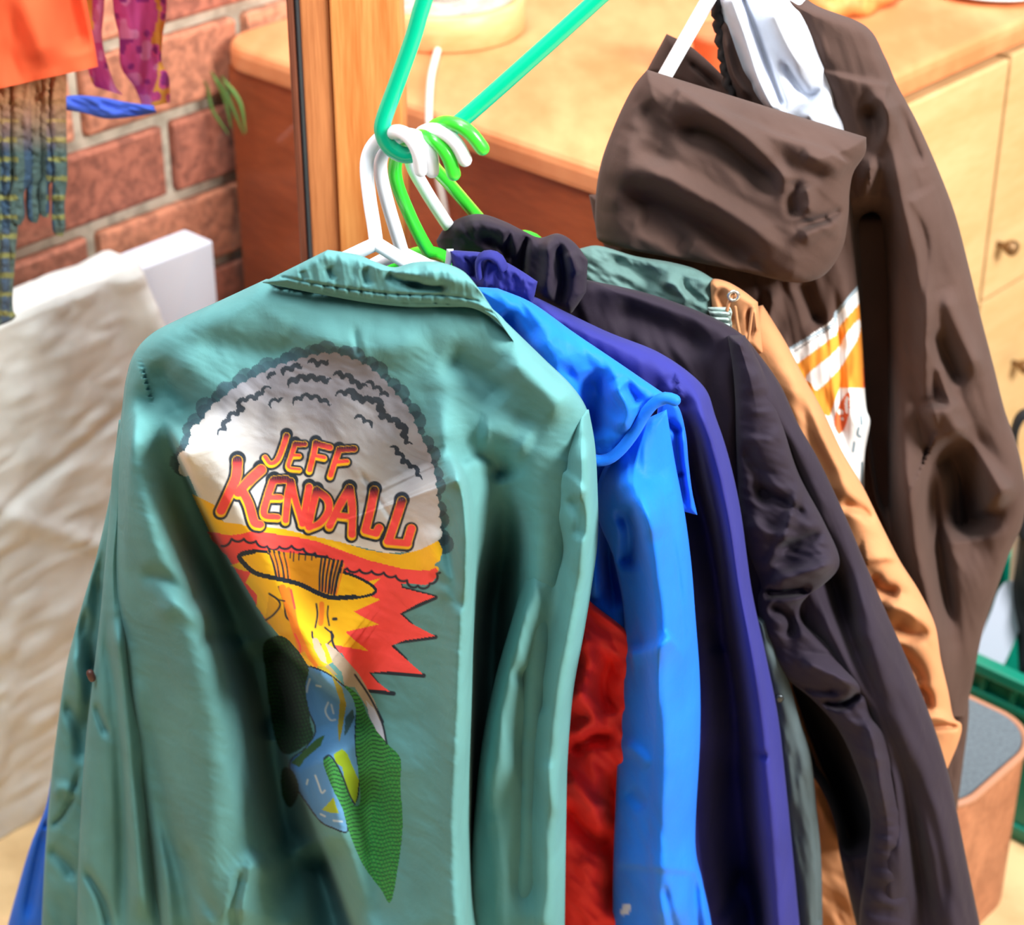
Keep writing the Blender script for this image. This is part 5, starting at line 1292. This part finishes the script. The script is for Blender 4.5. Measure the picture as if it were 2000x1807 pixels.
# walls
def wall_box(c, ax, ay, h0, h1, hx, hy, bev=0.002): return obox(c + Zv * ((h0 + h1) / 2), ax, ay, Zv, hx, hy, (h1 - h0) / 2, bev)
HC = 0.24; la, lb = 0.19, 0.15
parts = [wall_box(cc_ - B * lb, A, B, 0, HC, la, 0.004), wall_box(cc_ + B * lb, A, B, 0, HC, la, 0.004), wall_box(cc_ - A * la, B, A, 0, HC, lb, 0.004), wall_box(cc_ + A * la, B, A, 0, HC, lb, 0.004), wall_box(cc_, A, B, 0, 0.008, la, lb)]
for zc, hh, oo in ((HC - 0.006, 0.008, 0.014), (HC - 0.045, 0.005, 0.010), (HC - 0.085, 0.005, 0.008), (0.02, 0.006, 0.006)):
    for s_ in (-1, 1):
        parts.append(obox(cc_ + B * s_ * (lb + oo / 2) + Zv * zc, A, B, Zv, la + oo, oo / 2 + 0.003, hh, 0.002))
        parts.append(obox(cc_ + A * s_ * (la + oo / 2) + Zv * zc, B, A, Zv, lb + oo, oo / 2 + 0.003, hh, 0.002))
V, F = join(parts); make('shell', V, F, m_crate, cr, smooth=False)
rb = []
for k in range(-3, 4):
    rb.append(obox(cc_ - B * (lb + 0.005) + A * k * 0.055 + Zv * (HC - 0.045), A, B, Zv, 0.004, 0.006, 0.04, 0.001))
    rb.append(obox(cc_ - A * (la + 0.005) + B * k * 0.042 + Zv * (HC - 0.045), A, B, Zv, 0.006, 0.004, 0.04, 0.001))
V, F = join(rb); make('ribs', V, F, m_crate, cr, smooth=False)
# black bag inside/behind
m_black = fabric('black_nylon', (34, 36, 40), crink=0.6, cscale=20, rough=0.5)
bg_ = empty('black_bag', cc_ + Zv * 0.02, 'black bag standing in the green crate', 'bag')
piece('bag_body', [(1990, 960, 2060, 960), (1986, 1060, 2090, 1060), (1970, 1150, 2110, 1150), (1985, 1240, 2120, 1240), (1990, 1320, 2120, 1320)], bg_, m_black, 2.18, 0, bulge=0.05, edge=50, back=0.05, step=6, wr=[(0.006, 80, 30, 70, 131)], capbot=True)
tube('strap', [at_y(x, y, 2.15) for x, y in ((2030, 800), (1996, 812), (1982, 840), (1980, 880), (1992, 960), (1995, 1040))], 0.010, m_black, bg_, seg=10, flat=0.5)
# white dustpan brush shape: handle + spatula body behind the crate
m_wplast = solid('bottle_white', (214, 222, 240), 0.35)
dp = empty('dustpan', at_y(1940, 1300, 2.26), 'white plastic dustpan with a beige handle leaning behind the crate', 'dustpan')
Pd = [(1968, 1135), (1990, 1140), (1998, 1170), (1990, 1230), (1960, 1300), (1936, 1350), (1932, 1372), (1884, 1366), (1888, 1352), (1904, 1346), (1902, 1300), (1914, 1250), (1936, 1195), (1950, 1155)]
Pd = catmull(Pd, 70, True); n = len(Pd)
Vf = at_y(Pd[:, 0], Pd[:, 1], 2.16); Vb = at_y(Pd[:, 0], Pd[:, 1], 2.178)
F = [(i, (i + 1) % n, n + (i + 1) % n, n + i) for i in range(n)] + [tuple(range(n))[::-1], tuple(range(n, 2 * n))]
make('pan', np.vstack([Vf, Vb]), F, m_wplast, dp, smooth=False)
tube('handle', [at_y(1980, 1150, 2.165), at_y(1984, 1090, 2.165), at_y(1988, 1046, 2.165)], 0.006, solid('handle_beige', (214, 196, 180), 0.4), dp)
